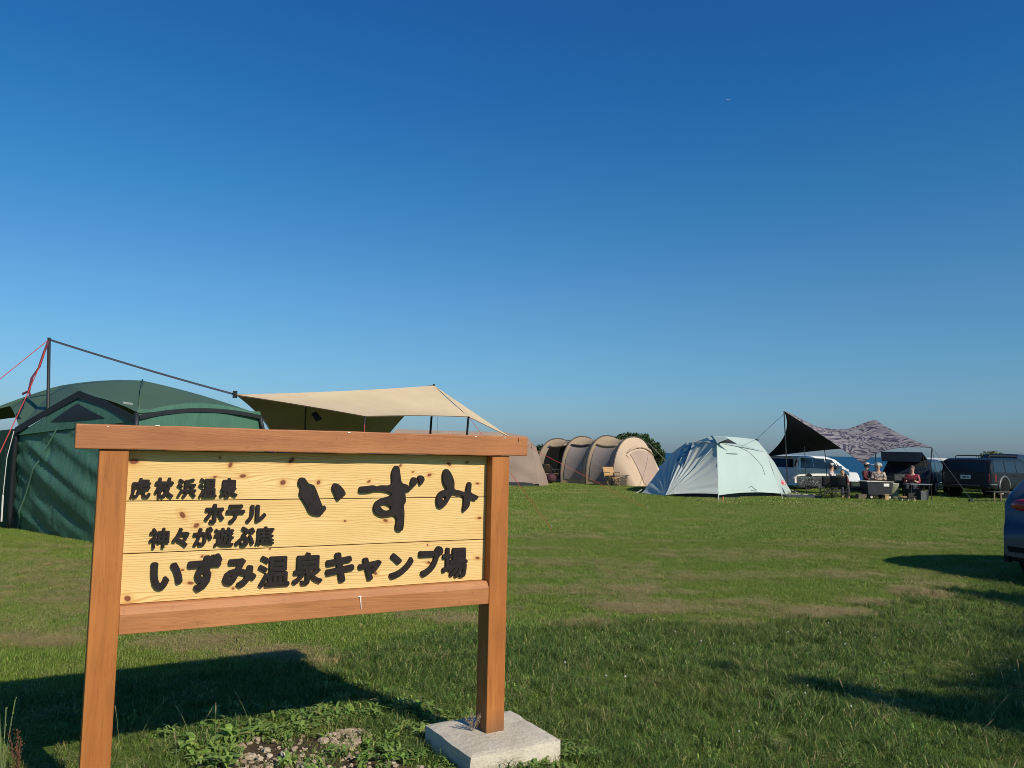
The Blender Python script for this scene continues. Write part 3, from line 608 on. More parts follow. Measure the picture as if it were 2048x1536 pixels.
T.w('wall_panel', quad_patch(L2g, lerp(Lg, Mg, .05) - nA * .05, lerp(Le, Me, .05) - nA * .05, Le2 - Vector((0, 0, .1)), 20, 16, (0, 0, 0, 0), .04, nA, wrk(3, .05))[0], fabric('tent_green_dark', (.016, .05, .038), .7), smooth=True)
T.w('wall_panel', quad_patch(Rg, Kg, Ke, Re, 8, 6, bulge=.05, d=-nA)[0], GRN, smooth=True)
of = nA * .03
T.w('mesh_gable', tri_patch(Pk - Vector((0, 0, .03)) + of, Me - Vector((0, 0, .12)) + of * 1.0, Le - Vector((0, 0, .12)) + of * 1.0, 6, .03, nA), GRN, smooth=True)
gm = lerp(Me, Le, .5); T.w('mesh_window', tri_patch(Pk - Vector((0, 0, .14)) + of * 2.4, lerp(Pk, Me, .52) + of * 2.4 + Vector((0, 0, -.22)), lerp(Pk, Le, .42) + of * 2.4 + Vector((0, 0, -.22)), 4, .02, nA), BLK)
tr = Geo(); up = Vector((0, 0, 1))
tr.ribbon([p + of * 2 for p in (Pk, lerp(Pk, Me, .5) - up * .02, Me - up * .1)], .11, up); tr.ribbon([p + of * 2 for p in (Pk, lerp(Pk, Le, .5) - up * .02, Le - up * .05)], .11, up)
tr.ribbon([p + nB * .03 for p in bez(Me - up * .06, B_ - up * .0, Re - up * .04, 10)], .065, up)
T.w('black_trim', tr, BLK, solid=.012)
po = Geo()
for a_, b_ in ((Me, Mg), (Re, Rg), (Le, Lg)):
    T.w('pole_sleeve', Geo().tube(bez(a_ + of, lerp(a_, b_, .4) + (Vector(a_) - A1).normalized() * .05, b_ + of, 8), .035, 8), BLK, smooth=True)
T.w('door_seam', Geo().tube([cutA_f(.40 - .36 * t - .04 * sin(pi * t), 1 - t * .98) + nA * .02 for t in [k / 12 for k in range(13)]], .012, 5), plain('tent_green_light', (.10, .22, .16), .6))
T.w('ridge_pole', Geo().tube([Me, lerp(Me, A1, .5) + up * .075, A1 + up * .01], .014, 6), GRNR, smooth=True)
T.w('fly_logo', Geo().add([D(247, 803, 11.75) , D(266, 806, 11.7), D(265, 810, 11.7), D(246, 807, 11.75)], [(0, 1, 2, 3)]), plain('logo_grey', (.4, .43, .38), .7), solid=.004)
T.w('white_peg_line', Geo().tube([D(28, 862, 12.9), D(14, 915, 12.7), D(6, 990, 12.6)], .005, 4).tube([D(6, 990, 12.6), D(3, 1043, 12.6)], .012, 5), plain('white_cord', (.6, .6, .58), .6))
T.w('arch_pole', Geo().tube([D(516, 826, 13.7), D(530, 842, 13.8), D(545, 870, 13.9), D(552, 910, 14)], .008, 5), MATS['white_cord'])

# ------------------------------------------------ beige tarp
RED = plain('red_cord', (.50, .05, .045), .6); ROPE = plain('pale_cord', (.40, .36, .28), .7); DCORD = plain('dark_cord', (.05, .06, .07), .7)
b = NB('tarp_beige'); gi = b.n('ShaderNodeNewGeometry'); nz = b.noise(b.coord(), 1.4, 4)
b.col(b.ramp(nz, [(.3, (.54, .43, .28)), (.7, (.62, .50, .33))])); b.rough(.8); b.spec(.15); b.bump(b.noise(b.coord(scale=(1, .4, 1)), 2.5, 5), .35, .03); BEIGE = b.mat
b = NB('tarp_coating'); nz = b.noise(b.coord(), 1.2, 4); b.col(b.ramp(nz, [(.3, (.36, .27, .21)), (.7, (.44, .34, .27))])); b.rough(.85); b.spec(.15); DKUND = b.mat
Tp = Thing('beige_tarp', 'beige wing tarp with dark underside and long black strap beside the green tent', 'tarp', G(92, 1068))
t1 = D(470, 789, 13.6); t2 = D(868, 771, 16.2); N1 = D(730, 832, 12.9); N2 = D(937, 833, 14.6); T3 = D(1020, 874, 17.2); F1 = D(548, 905, 16.2); F2 = D(762, 888, 18.6); T4 = lerp(F2, T3, .5)
near, nf = quad_patch(t1, t2, N2, N1, 22, 12, (.10, .02, .06, .03), -.05, (0, 0, 1))
tri = tri_patch(t2, N2, T3, 8, 0, (0, 0, 1)); near.add(tri.v, tri.f)
far, ff = quad_patch(t1, t2, F2, F1, 22, 12, (.10, .03, .0, .12), -.04, (0, 0, 1)); tri2 = tri_patch(t2, T3, F2, 8, 0, (0, 0, 1))
Tp.w('front_panel', near, BEIGE, smooth=True); 
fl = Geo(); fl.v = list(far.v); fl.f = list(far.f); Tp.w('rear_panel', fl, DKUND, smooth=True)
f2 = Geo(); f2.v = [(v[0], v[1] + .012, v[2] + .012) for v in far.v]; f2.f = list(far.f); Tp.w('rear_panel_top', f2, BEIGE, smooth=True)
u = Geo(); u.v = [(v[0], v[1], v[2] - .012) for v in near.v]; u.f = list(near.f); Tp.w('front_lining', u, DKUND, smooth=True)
ptop = D(98, 679, 13.0); pbot = G(92, 1066)
Tp.w('main_pole', Geo().tube([pbot, ptop + Vector((0, 0, .03))], .026, 10), BLK, smooth=True)
Tp.w('strap', Geo().ribbon(sagline(ptop, t1, .02, 20), .035, (0, 0.3, 1)), plain('strap_navy', (.016, .022, .04), .7), solid=.004)
Tp.w('ridge_tip', Geo().box(t1, (.03, .03, .06)), BLK)
Tp.w('hanging_strap', Geo().ribbon([D(97, 682, 12.95), D(88, 705, 12.9), D(78, 735, 12.9), D(64, 755, 12.9), D(57, 785, 12.9)], .045, (1, .2, .3)).tube([D(45, 788, 12.9), D(58, 782, 12.9), D(60, 791, 12.9)], .018, 6), plain('strap_maroon', (.10, .02, .04), .7), solid=.004)
Tp.w('guyline', Geo().tube([ptop, D(0, 758, 12.5), D(-60, 805, 12.3)], .006, 4), RED)
Tp.w('guyline', Geo().tube([ptop, D(80, 730, 12.8), D(55, 788, 12.7), D(0, 905, 12.3), D(-60, 1035, 12.0)], .007, 4), RED)
Tp.w('pole', Geo().tube([t2 + Vector((.0, 0, .03)), Vector((D(852, 880, 16.3).x, 16.3, 0))], .022, 8), BLK)
Tp.w('pole', Geo().tube([N2, G(918, 1055)], .020, 8), BLK); Tp.w('pole', Geo().tube([N1, Vector((N1.x - .03, 12.9, 0))], .016, 8), BLK)
Tp.w('pole', Geo().tube([D(612, 812, 14.6), Vector((D(611, 850, 14.7).x, 14.7, 0))], .014, 8), BLK)
Tp.w('guyline', Geo().tube([N1, Vector((N1.x + .0, 12.75, 0))], .007, 4), RED)
Tp.w('guyline', Geo().tube([N2, G(1105, 1060)], .005, 4), RED); Tp.w('guyline', Geo().tube([T3, G(1296, 1018)], .004, 4), RED)
Tp.w('guyline', Geo().tube([D(875, 834, 15.0), Vector((D(884, 900, 15.0).x, 15.0, .0))], .003, 4), ROPE)
for q in (G(1105, 1060), G(1296, 1018)): Tp.w('tent_peg', Geo().tube([q - Vector((0, 0, .05)), q + Vector((-.02, 0, .09))], .006, 5), plain('peg_steel', (.4, .4, .4), .4, .8))
Tp.w('logo_patch', Geo().add([D(632, 822, 15.0), D(645, 838, 15.0), D(632, 843, 15.0), D(622, 828, 15.0)], [(0, 1, 2, 3)]), BLK, solid=.004)

# ------------------------------------------------ taupe tent behind the sign
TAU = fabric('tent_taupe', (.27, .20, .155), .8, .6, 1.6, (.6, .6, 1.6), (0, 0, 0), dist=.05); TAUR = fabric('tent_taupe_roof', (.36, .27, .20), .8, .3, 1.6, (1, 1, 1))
T = Thing('taupe_tent', 'big taupe tent showing past the right end of the sign', 'tent', G(950, 970))
yb = 34.0
def tp(px, py, Y=yb): return D(px, py, Y)
def gnd(px, Y): p = D(px, 960, Y); return Vector((p.x, Y, 0))
ridge = [tp(792, 858, 35.5), tp(900, 862, 35.5), tp(1010, 864, 35.5), tp(1050, 872, 35.0)]
eave = [tp(770, 888, 33.6), tp(890, 892, 33.6), tp(1000, 894, 33.6), tp(1062, 888, 33.7)]
base = [gnd(740, 33.2), gnd(880, 33.2), gnd(1010, 33.2), gnd(1079, 33.2)]
rb = gnd(1099, 34.4); rs = tp(1072, 893, 34.6); g = Geo()
def strip(g, A, B, n=8, b_=0.0, d=(0, 0, 1), wr=None):
    for i in range(len(A) - 1): q, _ = quad_patch(A[i], A[i + 1], B[i + 1], B[i], n, n, bulge=b_, d=d, wr=wr); g.add(q.v, q.f)
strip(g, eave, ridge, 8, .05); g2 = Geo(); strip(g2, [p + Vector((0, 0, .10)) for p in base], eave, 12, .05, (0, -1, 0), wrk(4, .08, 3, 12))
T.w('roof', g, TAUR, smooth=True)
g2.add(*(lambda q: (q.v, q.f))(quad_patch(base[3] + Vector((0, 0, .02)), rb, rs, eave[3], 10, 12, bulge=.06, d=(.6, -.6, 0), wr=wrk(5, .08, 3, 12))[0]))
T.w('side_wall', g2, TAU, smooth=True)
g = Geo().add([eave[3], rs, ridge[3]], [(0, 1, 2)]).add(*(lambda q: (q.v, q.f))(quad_patch(rb, gnd(1090, 37), tp(1060, 880, 36.8), rs, 4, 4)[0])).add([rs, tp(1060, 880, 36.8), ridge[3]], [(0, 1, 2)])
back = [gnd(740, 37.5), gnd(880, 37.5), gnd(1010, 37.5), gnd(1075, 37.5)]; strip(g, back, ridge, 3); T.w('rear_wall', g, TAU, smooth=True)
T.w('foot_strip', Geo().add([gnd(1015, 33.1) + Vector((0, 0, .02)), gnd(1076, 33.1) + Vector((0, 0, .02)), gnd(1066, 33.12) + Vector((0, 0, .13)), gnd(1050, 33.12) + Vector((0, 0, .17)), gnd(1015, 33.12) + Vector((0, 0, .16))], [(0, 1, 2, 3, 4)]), BLK, solid=.01)  # black sheet across the gap at the foot of the wall
for i in (1, 2): T.w('pole_sleeve', Geo().tube([base[i], eave[i] + Vector((0, -.02, 0)), ridge[i]], .02, 6), TAUR)

# ------------------------------------------------ beige tunnel tent
BGE = fabric('tent_sand', (.45, .335, .215), .8, .4, 1.6, (1, 1, .6), dist=.03, trans=.12); BGG = fabric('tent_window_cover', (.27, .225, .20), .8, .45, 1.8, (.5, .5, 2.0), (0, 0, 0), dist=.03)
BGL = fabric('tent_sand_light', (.50, .385, .27), .8, .3, 1.5); HOOP = plain('hoop_dark', (.06, .05, .045), .6)
u_ = Vector((.72, -.69, 0)); w_ = Vector((.69, .72, 0))
h4 = D(1268, 900, 36.6); O4 = Vector((h4.x, h4.y, 0)); hw = 1.62; hh = 2.22
T = Thing('tunnel_tent', 'sand coloured tunnel tent with four dark hoops in front of a bush', 'tent', O4)
def hoop(t, k=1.0, z=1.0, n=20):              # t metres along the tunnel, back is negative
    c = O4 + u_ * t; pts = []
    for i in range(n + 1):
        a = pi * i / n; x = -cos(a); y = sin(a) ** .80; pts.append(c + w_ * (math.copysign(abs(x) ** .85, x) * hw * k) + Vector((0, 0, y * hh * z)))
    return pts
ts = [-4.55, -3.0, -1.5, 0.0]; zsc = [.93, .98, 1.0, .98]
for i in range(3):
    A_, B2 = hoop(ts[i], 1, zsc[i]), hoop(ts[i + 1], 1, zsc[i + 1]); g = Geo(); gw = Geo(); nn = len(A_) - 1; j0 = 9 if i == 0 else 8
    def fn(u, v, A_=A_, B2=B2): 
        k = v * nn; j = min(int(k), nn - 1); a = lerp(A_[j], A_[j + 1], k - j); c = lerp(B2[j], B2[j + 1], k - j); p = lerp(a, c, u); ctr = O4 + u_ * (ts[i] * (1 - u) + ts[i + 1] * u)
        s = 1 - .065 * 4 * u * (1 - u); return Vector((ctr.x + (p.x - ctr.x) * s, ctr.y + (p.y - ctr.y) * s, p.z * s))
    g.grid(lambda u, v: fn(u, .30 + v * .70), 8, 22); T.w('roof_panel', g, BGE, smooth=True)
    if i == 0:                                  # open side: only the edge strips
        T.w('door_edge', Geo().grid(lambda u, v: fn(u * .22, v * .30), 3, 8), BGE, smooth=True)
        T.w('rolled_door', Geo().tube([fn(.2 + .7 * k / 6, .30) - w_ * .05 for k in range(7)], .05, 6), BGE, smooth=True)
        T.w('inner_tent', quad_patch(fn(0, .02) + w_ * 1.5, fn(1, .02) + w_ * 1.5, fn(1, .4) + w_ * .8, fn(0, .4) + w_ * .8, 4, 4)[0], plain('inner_green', (.05, .07, .05), .8))
    else:
        T.w('side_wall', Geo().grid(lambda u, v: fn(u, .0 + v * .30), 10, 10), BGE, smooth=True)
        q = Geo().grid(lambda u, v: fn(.13 + u * .68, .02 + v * .255) - w_ * .025, 8, 10); T.w('window_cover', q, BGG, smooth=True)
        T.w('awning_fold', Geo().tube([fn(.1 + .8 * k / 6, .30) - w_ * .06 for k in range(7)], [.02, .05, .06, .05, .06, .05, .02], 6), HOOP if i == 1 else BGE, smooth=True)
for i, t in enumerate(ts): T.w('hoop', Geo().tube([p + (p - (O4 + u_ * t)).normalized() * .02 for p in hoop(t, 1, zsc[i])], .032, 6), HOOP, smooth=True)
fr = hoop(0, 1, .98); ft = [O4 + u_ * .95 - w_ * 1.25, O4 + u_ * 1.05, O4 + u_ * .95 + w_ * 1.25]
def fend(u, v):
    k = u * 20; j = min(int(k), 19); top = lerp(fr[j], fr[j + 1], k - j); t = max(0, min(1, (u - .15) / .7)); bot = lerp(ft[0], ft[2], t) + u_ * .1 * sin(pi * t)
    if u < .15: bot = lerp(fr[0], ft[0], u / .15)
    if u > .85: bot = lerp(ft[2], fr[20], (u - .85) / .15)
    return lerp(bot, top, v) + u_ * .10 * sin(pi * v) 
T.w('front_end', Geo().grid(fend, 28, 12), BGL, smooth=True)
T.w('front_window_cover', Geo().grid(lambda u, v: fend(.33 + u * .36 + (v - .5) * .0, .05 + v * .68) + u_ * .03, 10, 10), fabric('tent_taupe_pale', (.36, .27, .215), .8, .15, 1.2), smooth=True)
T.w('rolled_awning', Geo().tube([fend(.30 + .42 * k / 6, .80) + u_ * .07 for k in range(7)], [.02, .06, .07, .05, .06, .07, .02], 6), BGL, smooth=True)
T.w('seam', Geo().tube([fend(.28, .78) + u_ * .04, fend(.36, .0) + u_ * .04], .015, 4), BGL)
T.w('seam', Geo().tube([fend(.72, .78) + u_ * .04, fend(.72, .0) + u_ * .04], .015, 4), BGL)
T.w('rear_end', Geo().grid(lambda u, v: lerp(hoop(-4.55, 1, .93)[min(int(u * 20), 20)] * 1.0, O4 - u_ * 5.5 + w_ * (u - .5) * 1.6, v), 20, 5), BGE, smooth=True)
for (a_, b_) in (((1238, 890, 36.4), (1229, 972)), ((1296, 885, 37.5), (1338, 930))):
    p = D(*a_); q = G(*b_) if b_[1] > 950 else D(1345, 935, 33.5); T.w('guyline', Geo().tube([p, q], .008, 4), ROPE)
# folding chair and cart left of the front
def xchair(name, label, base, rz, h, seatc, framec, group=None, cat='chair', back=True):
    T = Thing(name, label, cat, base, rz, group); w = .27; f = Geo()
    T.l('seat', Geo().grid(lambda u, v: ((u - .5) * 2 * w, (v - .5) * .42, h - .05 * sin(pi * u)), 6, 5), seatc, smooth=True, solid=.01)
    if back: T.l('backrest', Geo().grid(lambda u, v: ((u - .5) * 2 * w, .21 + v * .12 + .03 * sin(pi * u), h + .05 + v * .38), 6, 5), seatc, smooth=True, solid=.01)
    for sx in (-1, 1):
        T.l('leg', Geo().tube([(sx * w, -.2, 0), (sx * w, .2, h)], .011, 6).tube([(sx * w, .22, 0), (sx * w, -.2, h)], .011, 6).tube([(sx * w, .2, h), (sx * w, .34, h + .44)], .011, 6), framec)
        T.l('armrest', Geo().box((sx * w, 0, h + .2), (.025, .22, .012)).tube([(sx * w, -.2, h), (sx * w, -.18, h + .2)], .01, 6), framec)
    return T
TAN = plain('canvas_tan', (.40, .24, .10), .8); BLKC = plain('canvas_black', (.02, .02, .022), .8); WOODL = plain('light_wood', (.45, .28, .13), .6); MAR = plain('maroon_cloth', (.05, .012, .022), .8); STEEL = plain('steel_grey', (.25, .25, .26), .4, .7)
p = G(1104, 966); xchair('camp_chair', 'tan folding camp chair inside the open side of the tunnel tent', (p.x, 37.6, 0), 2.2, .42, TAN, BLKC)
T = Thing('maroon_bag', 'dark maroon soft bag on the ground at the left end of the tunnel tent', 'bag', (D(1102, 950, 36.9).x, 36.9, 0))
T.l('bag_body', Geo().ball((0, 0, .22), (.26, .25, .24), 12, 8), MAR, smooth=True); T.l('strap', Geo().tube([(-.2, -.1, .5), (0, -.15, .72), (.2, -.1, .5)], .02, 6), BLKC)
p = G(1232, 974); xchair('camp_chair', 'wood framed folding chair leaning by the tunnel tent front corner', (p.x - .1, 34.8, 0), .5, .40, TAN, WOODL)
T = Thing('wire_cart', 'dark wire basket crate beside the tunnel tent front', 'crate', (D(1240, 960, 35.3).x, 35.3, 0), .3); g = Geo()
for k in range(7): z = .06 + k * .07; g.tube([(-.35, -.2, z), (.35, -.2, z), (.35, .2, z), (-.35, .2, z), (-.35, -.2, z)], .012, 4)
T.l('rails', g, BLKC, kind='stuff'); g = Geo()
for k in range(8): x = -.35 + k * .1; g.tube([(x, -.2, .0), (x, -.2, .5)], .010, 4).tube([(x, .2, 0), (x, .2, .5)], .010, 4)
T.l('uprights', g, BLKC, kind='stuff')

# ------------------------------------------------ mint dome tent
MINT = fabric('tent_mint', (.46, .57, .545), .6, .35, 1.4, (1, 1, .5), (.3, .5, 0), dist=.03, trans=.15, var=.05); MINTB = fabric('tent_mint_grey', (.50, .55, .52), .6, .3, 1.4, (1, 1, .5), dist=.03, trans=.1, var=.05)
VENT = plain('vent_dark', (.03, .035, .045), .7); BLUEW = plain('window_blue', (.035, .10, .18), .35)
FL = (lambda a: Vector((D(a[0], a[1], a[2]).x, a[2], .0)))
m_f = G(1437, 998); m_r = G(1563, 993); m_fr = FL((1583, 985, 31.4)); m_l = FL((1284, 985, 29.2)); m_lp = FL((1331, 991, 27.6))
T = Thing('mint_tent', 'pale mint dome tent with creased front in the middle of the lawn', 'tent', (m_f.x, m_f.y + 2, 0))
up = Vector((0, 0, 1))
s_f = D(1433, 886, 27.7); s_l = D(1338, 912, 31.2); s_r = D(1533, 905, 30.2); ap = D(1424, 872, 29.0); hb = D(1512, 879, 30.8); s_fr = D(1549, 925, 31.2); s_bl = D(1362, 905, 33.0); m_bl = FL((1312, 970, 34.0)); m_br = FL((1560, 970, 34.0)); s_br = D(1530, 903, 33.0); v1 = D(1372, 886, 29.2)
lift = lambda p, z=.06: Vector((p.x, p.y, p.z + z))
dF = Vector((-.55, -.8, .25)); dR = Vector((.45, -.85, .3))
def radial(cx, cy, a, f):                      # folds that run out from one corner of the panel
    return lambda u, v: a * sin(f * atan2(v - cy + 1e-4, u - cx + 1e-4)) * min(1, sqrt((u - cx) ** 2 + (v - cy) ** 2) * 2.2) * max(0, 1 - sqrt((u - cx) ** 2 + (v - cy) ** 2) * .55)
g, f_l = quad_patch(lift(m_lp, .06), lift(m_f, .16), s_f, v1, 46, 34, (.04, 0, 0, .05), .03, dF, radial(-.01, -.01, .038, 34)); T.w('front_left_panel', g, MINTB, smooth=True)
g, f_r = quad_patch(lift(m_f, .12), lift(m_r, .10), s_r, s_f, 40, 30, (.09, .02, 0, 0), .13, dR, lambda u, v: .012 * sin(22 * (u + v * .6)) * u * (1 - v)); T.w('front_right_panel', g, MINT, smooth=True)
g, f_e = quad_patch(lift(m_r, .06), lift(m_fr, .06), s_fr, s_r, 10, 20, bulge=.05, d=(.8, -.3, .2)); T.w('right_end_panel', g, MINT, smooth=True)
g, f_w = quad_patch(lift(m_l, .03), lift(m_lp, .02), v1, s_l, 40, 26, (0, 0, 0, .03), .04, dF, radial(1.01, -.01, .05, 22)); T.w('left_wing_panel', g, MINTB, smooth=True)
rf = Geo()
for a_, b_, c_ in ((s_f, s_r, ap), (s_r, hb, ap), (s_f, v1, ap), (v1, s_l, ap), (hb, s_r, s_fr), (s_l, s_bl, ap), (s_bl, s_br, ap), (s_br, hb, ap), (s_br, s_fr, hb)):
    q = tri_patch(a_, b_, c_, 8, .035, (0, 0, 1)); rf.add(q.v, q.f)
T.w('roof', rf, MINT, smooth=True)
bk = Geo()
for q in (quad_patch(m_l, m_bl, s_bl, s_l, 6, 6)[0], quad_patch(m_bl, m_br, s_br, s_bl, 6, 6)[0], quad_patch(m_br, m_fr, s_fr, s_br, 6, 6)[0]): bk.add(q.v, q.f)
T.w('rear_wall', bk, MINTB, smooth=True)
bd = Vector((.02, -.06, 0))
T.w('roof_vent', tri_patch(D(1434, 886, 27.55), D(1474, 888, 27.75), D(1456, 877.5, 27.6), 4, .02, dR), VENT)
T.w('roof_vent_hood', Geo().add([D(1427, 872.5, 28.2), D(1434, 886, 27.45), D(1457, 877, 27.5), D(1449, 873, 28.1)], [(0, 1, 2, 3)]), MINT, solid=.01)
T.w('roof_window', Geo().add([D(1393, 883, 28.3), D(1419, 882, 28.1), D(1416, 875, 28.3)], [(0, 1, 2)]), BLUEW, solid=.01)
def onpatch(fs, px, py, off):                 # the spot of a tent panel seen at this point of the photo
    best = None
    for f in fs:
        c = [(0, 0), (1, 1)]
        u0, v0, s = .5, .5, .5
        for _ in range(5):
            L = [(u0 + s * i / 6, v0 + s * j / 6) for i in range(-6, 7) for j in range(-6, 7)]
            L = [(u, v) for u, v in L if 0 <= u <= 1 and 0 <= v <= 1]
            k = min(L, key=lambda q: (lambda a: (a[0] - px) ** 2 + (a[1] - py) ** 2)(PX(f(*q)))); u0, v0 = k; s *= .3
        a = PX(f(u0, v0)); e = (a[0] - px) ** 2 + (a[1] - py) ** 2
        if best is None or e < best[0]: best = (e, f(u0, v0))
    p = best[1]; return p - (p - CAMLOC).normalized() * off
LP = [f_w, f_l]
def q4(a, b_, c, d): return lambda u, v: lerp(lerp(a, b_, u), lerp(d, c, u), v).to_tuple()
def sheet(corners, nu, nv, off, fs):
    A_, B2, C2, D2 = [Vector((*c, 0)) for c in corners]
    return Geo().grid(lambda u, v: onpatch(fs, *(lerp(lerp(A_, B2, u), lerp(D2, C2, u), v)[:2]), off), nu, nv)
T.w('side_window', sheet([(1350, 916), (1366, 934), (1388, 889), (1369, 889)], 5, 6, .05, LP), BLUEW)
T.w('side_flap', sheet([(1366, 936), (1384, 917), (1396, 893), (1384, 890)], 4, 5, .08, LP), MINTB, smooth=True)
for nm, pts, r in (('pole_sleeve', [m_f, s_f + dR * .02], .022), ('pole_sleeve', [s_f, lerp(s_f, ap, .6) + up * .04, ap + up * .02], .02), ('seam', [onpatch([f_r], *q, .02) for q in ((1478, 893), (1495, 902), (1512, 918), (1524, 932), (1530, 950))], .008), ('seam', [m_lp + up * .03, f_l(.25, .24) + dF * .03, f_l(.5, .5) + dF * .03, s_f], .010)):
    T.w(nm, Geo().tube(pts, r, 6), VENT if nm == 'seam' and pts[0].x > 7 else MINT, smooth=True)
T.w('pole_cap', Geo().box(hb + Vector((.02, -.05, -.02)), (.05, .04, .04)), VENT)
sk = Geo()
def skirt(a, b_, h0, h1, inn): sk.add([a + inn, b_ + inn, b_ + inn + up * h1, a + inn + up * h0], [(0, 1, 2, 3)])
skirt(m_l, m_lp, .14, .16, Vector((.1, .25, 0))); skirt(m_lp, m_f, .16, .2, Vector((.1, .25, 0))); skirt(m_f, m_r, .24, .24, Vector((-.05, .30, 0))); skirt(m_r, m_fr, .2, .2, Vector((-.3, .1, 0)))
T.w('mud_skirt', sk, plain('skirt_navy', (.02, .025, .045), .7), solid=.01)
LG = plain('logo_dark_teal', (.10, .16, .17), .6); LR = plain('logo_red', (.65, .05, .06), .5)
lg = Geo()
for k in range(11): x = 1453 + k * 2.05; lg.add([onpatch([f_r], x + a_, 905.6 + .12 * k + b_, .02) for a_, b_ in ((0, 0), (1.4, 0), (1.4, 2.4), (0, 2.4))], [(0, 1, 2, 3)])
T.w('print', lg, LG, kind='stuff')
T.w('print', Geo().tube([onpatch([f_r], *q, .012) for q in ((1498, 975), (1503, 972), (1508, 977), (1513, 980))], .010, 4).tube([onpatch([f_r], *q, .012) for q in ((1502, 981), (1513, 982))], .014, 4), LG, kind='stuff')
T.w('red_label', sheet([(1562, 961), (1570, 961), (1572, 969), (1564, 969)], 2, 2, .03, [f_e, f_r]), LR)
T.w('red_label_lines', Geo().tube([onpatch([f_e, f_r], *q, .04) for q in ((1563.5, 963.5), (1569, 963.5))], .014, 4).tube([onpatch([f_e, f_r], *q, .04) for q in ((1567, 967), (1570, 967))], .02, 4), plain('label_white', (.8, .8, .8), .5))
for a_, q in ((m_f, G(1437, 1002)), (m_r, G(1565, 1000)), (m_fr, m_fr + Vector((.3, -.1, 0))), (m_l, m_l + Vector((-.25, -.05, 0)))): T.w('peg_loop', Geo().tube([a_ + up * .15, q], .012, 5), MATS['white_cord'])
T.w('peg_loop', Geo().tube([G(1446, 1002), G(1446, 1002) + up * .14], .02, 5), plain('orange_strap', (.6, .2, .04), .6))
T.w('guyline', Geo().tube([hb, D(1570, 826, 27.9)], .007, 4), DCORD)
# ------------------------------------------------ camouflage tarp
b = NB('camouflage_cloth'); v = b.noise(b.coord(scale=(.55, 1.0, 1.6)), 1.4, 2, .45, 1.2); v2 = b.noise(b.coord(scale=(.9, .9, 3.2), loc=(5, 5, 5)), 3.4, 2, .5, 1.8)
st = b.m('ABSOLUTE', b.m('SINE', b.m('MULTIPLY', v, 30)))
c = b.ramp(v2, [(.35, (.16, .145, .17)), (.65, (.25, .23, .245))]); c = b.mix(b.rng(st, .40, .62, 1, 0), c, (.045, .045, .075)); b.col(c); b.rough(.8); b.spec(.15); CAMO = b.mat
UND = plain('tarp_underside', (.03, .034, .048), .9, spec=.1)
p1 = D(1568, 822, 31.3); p2 = D(1752, 840, 32.2); cn = D(1728, 929, 30.3); cr = D(1864, 895, 29.4); cfl = D(1531, 913, 35.0); cfr = D(1810, 889, 36.5)
T = Thing('camouflage_tarp', 'grey purple camouflage wing tarp pitched between the mint tent and the parked cars', 'tarp', G(1700, 1000))
def two(a, b_, c_, d_, pl, bu):
    g, f = quad_patch(a, b_, c_, d_, 24, 16, pl, bu, (0, 0, 1))
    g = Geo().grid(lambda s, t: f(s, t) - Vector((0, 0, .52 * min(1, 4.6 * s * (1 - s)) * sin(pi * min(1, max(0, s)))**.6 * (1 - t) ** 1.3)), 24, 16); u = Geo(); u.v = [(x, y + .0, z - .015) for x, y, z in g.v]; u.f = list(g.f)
    return g, u
g, u = two(p1, p2, cr, cn, (.0, .10, .30, .04), 0.0); T.w('front_wing', g, CAMO, smooth=True); T.w('front_wing_lining', u, UND, smooth=True)
g, u = two(p1, p2, cfr, cfl, (.0, .1, .10, .17), 0.0); T.w('rear_wing', g, CAMO, smooth=True); T.w('rear_wing_lining', u, UND, smooth=True)
for a_, bx_, r in ((p1, 1576, .022), (cr, 1855, .02), (cfl, 1531, .018)): T.w('pole', Geo().tube([a_, Vector((D(bx_, 960, a_.y).x, a_.y, 0))], r, 7), BLK)
T.w('pole', Geo().tube([p2, Vector((D(1750, 960, p2.y).x, p2.y, 0))], .025, 7), plain('pole_blue', (.02, .04, .10), .5)); T.w('pole', Geo().tube([D(1609, 893, 31), Vector((D(1613, 985, 31).x, 31, 0))], .012, 6), BLK)
for a_, q in ((cn, G(1760, 1010)), (cr, G(1946, 1004)), (p2, Vector((18, 33, 0))), (cr, Vector((D(1870, 960, 28.6).x + 1.2, 30.5, 0)))): T.w('guyline', Geo().tube([a_, q], .006, 4), DCORD)
T = Thing('fishing_rod', 'thin bent rod standing upright beside the white minivan', 'rod', (D(1655, 985, 31.5).x, 31.5, 0)); T.w('rod', Geo().tube([Vector((D(1655, 985, 31.5).x, 31.5, 0)), D(1651, 915, 31.5), D(1648, 893, 31.5), D(1646, 895, 31.5)], .014, 5), BLKC); T.w('rod_tip', Geo().ball(D(1647, 898, 31.5), .03), BLKC)

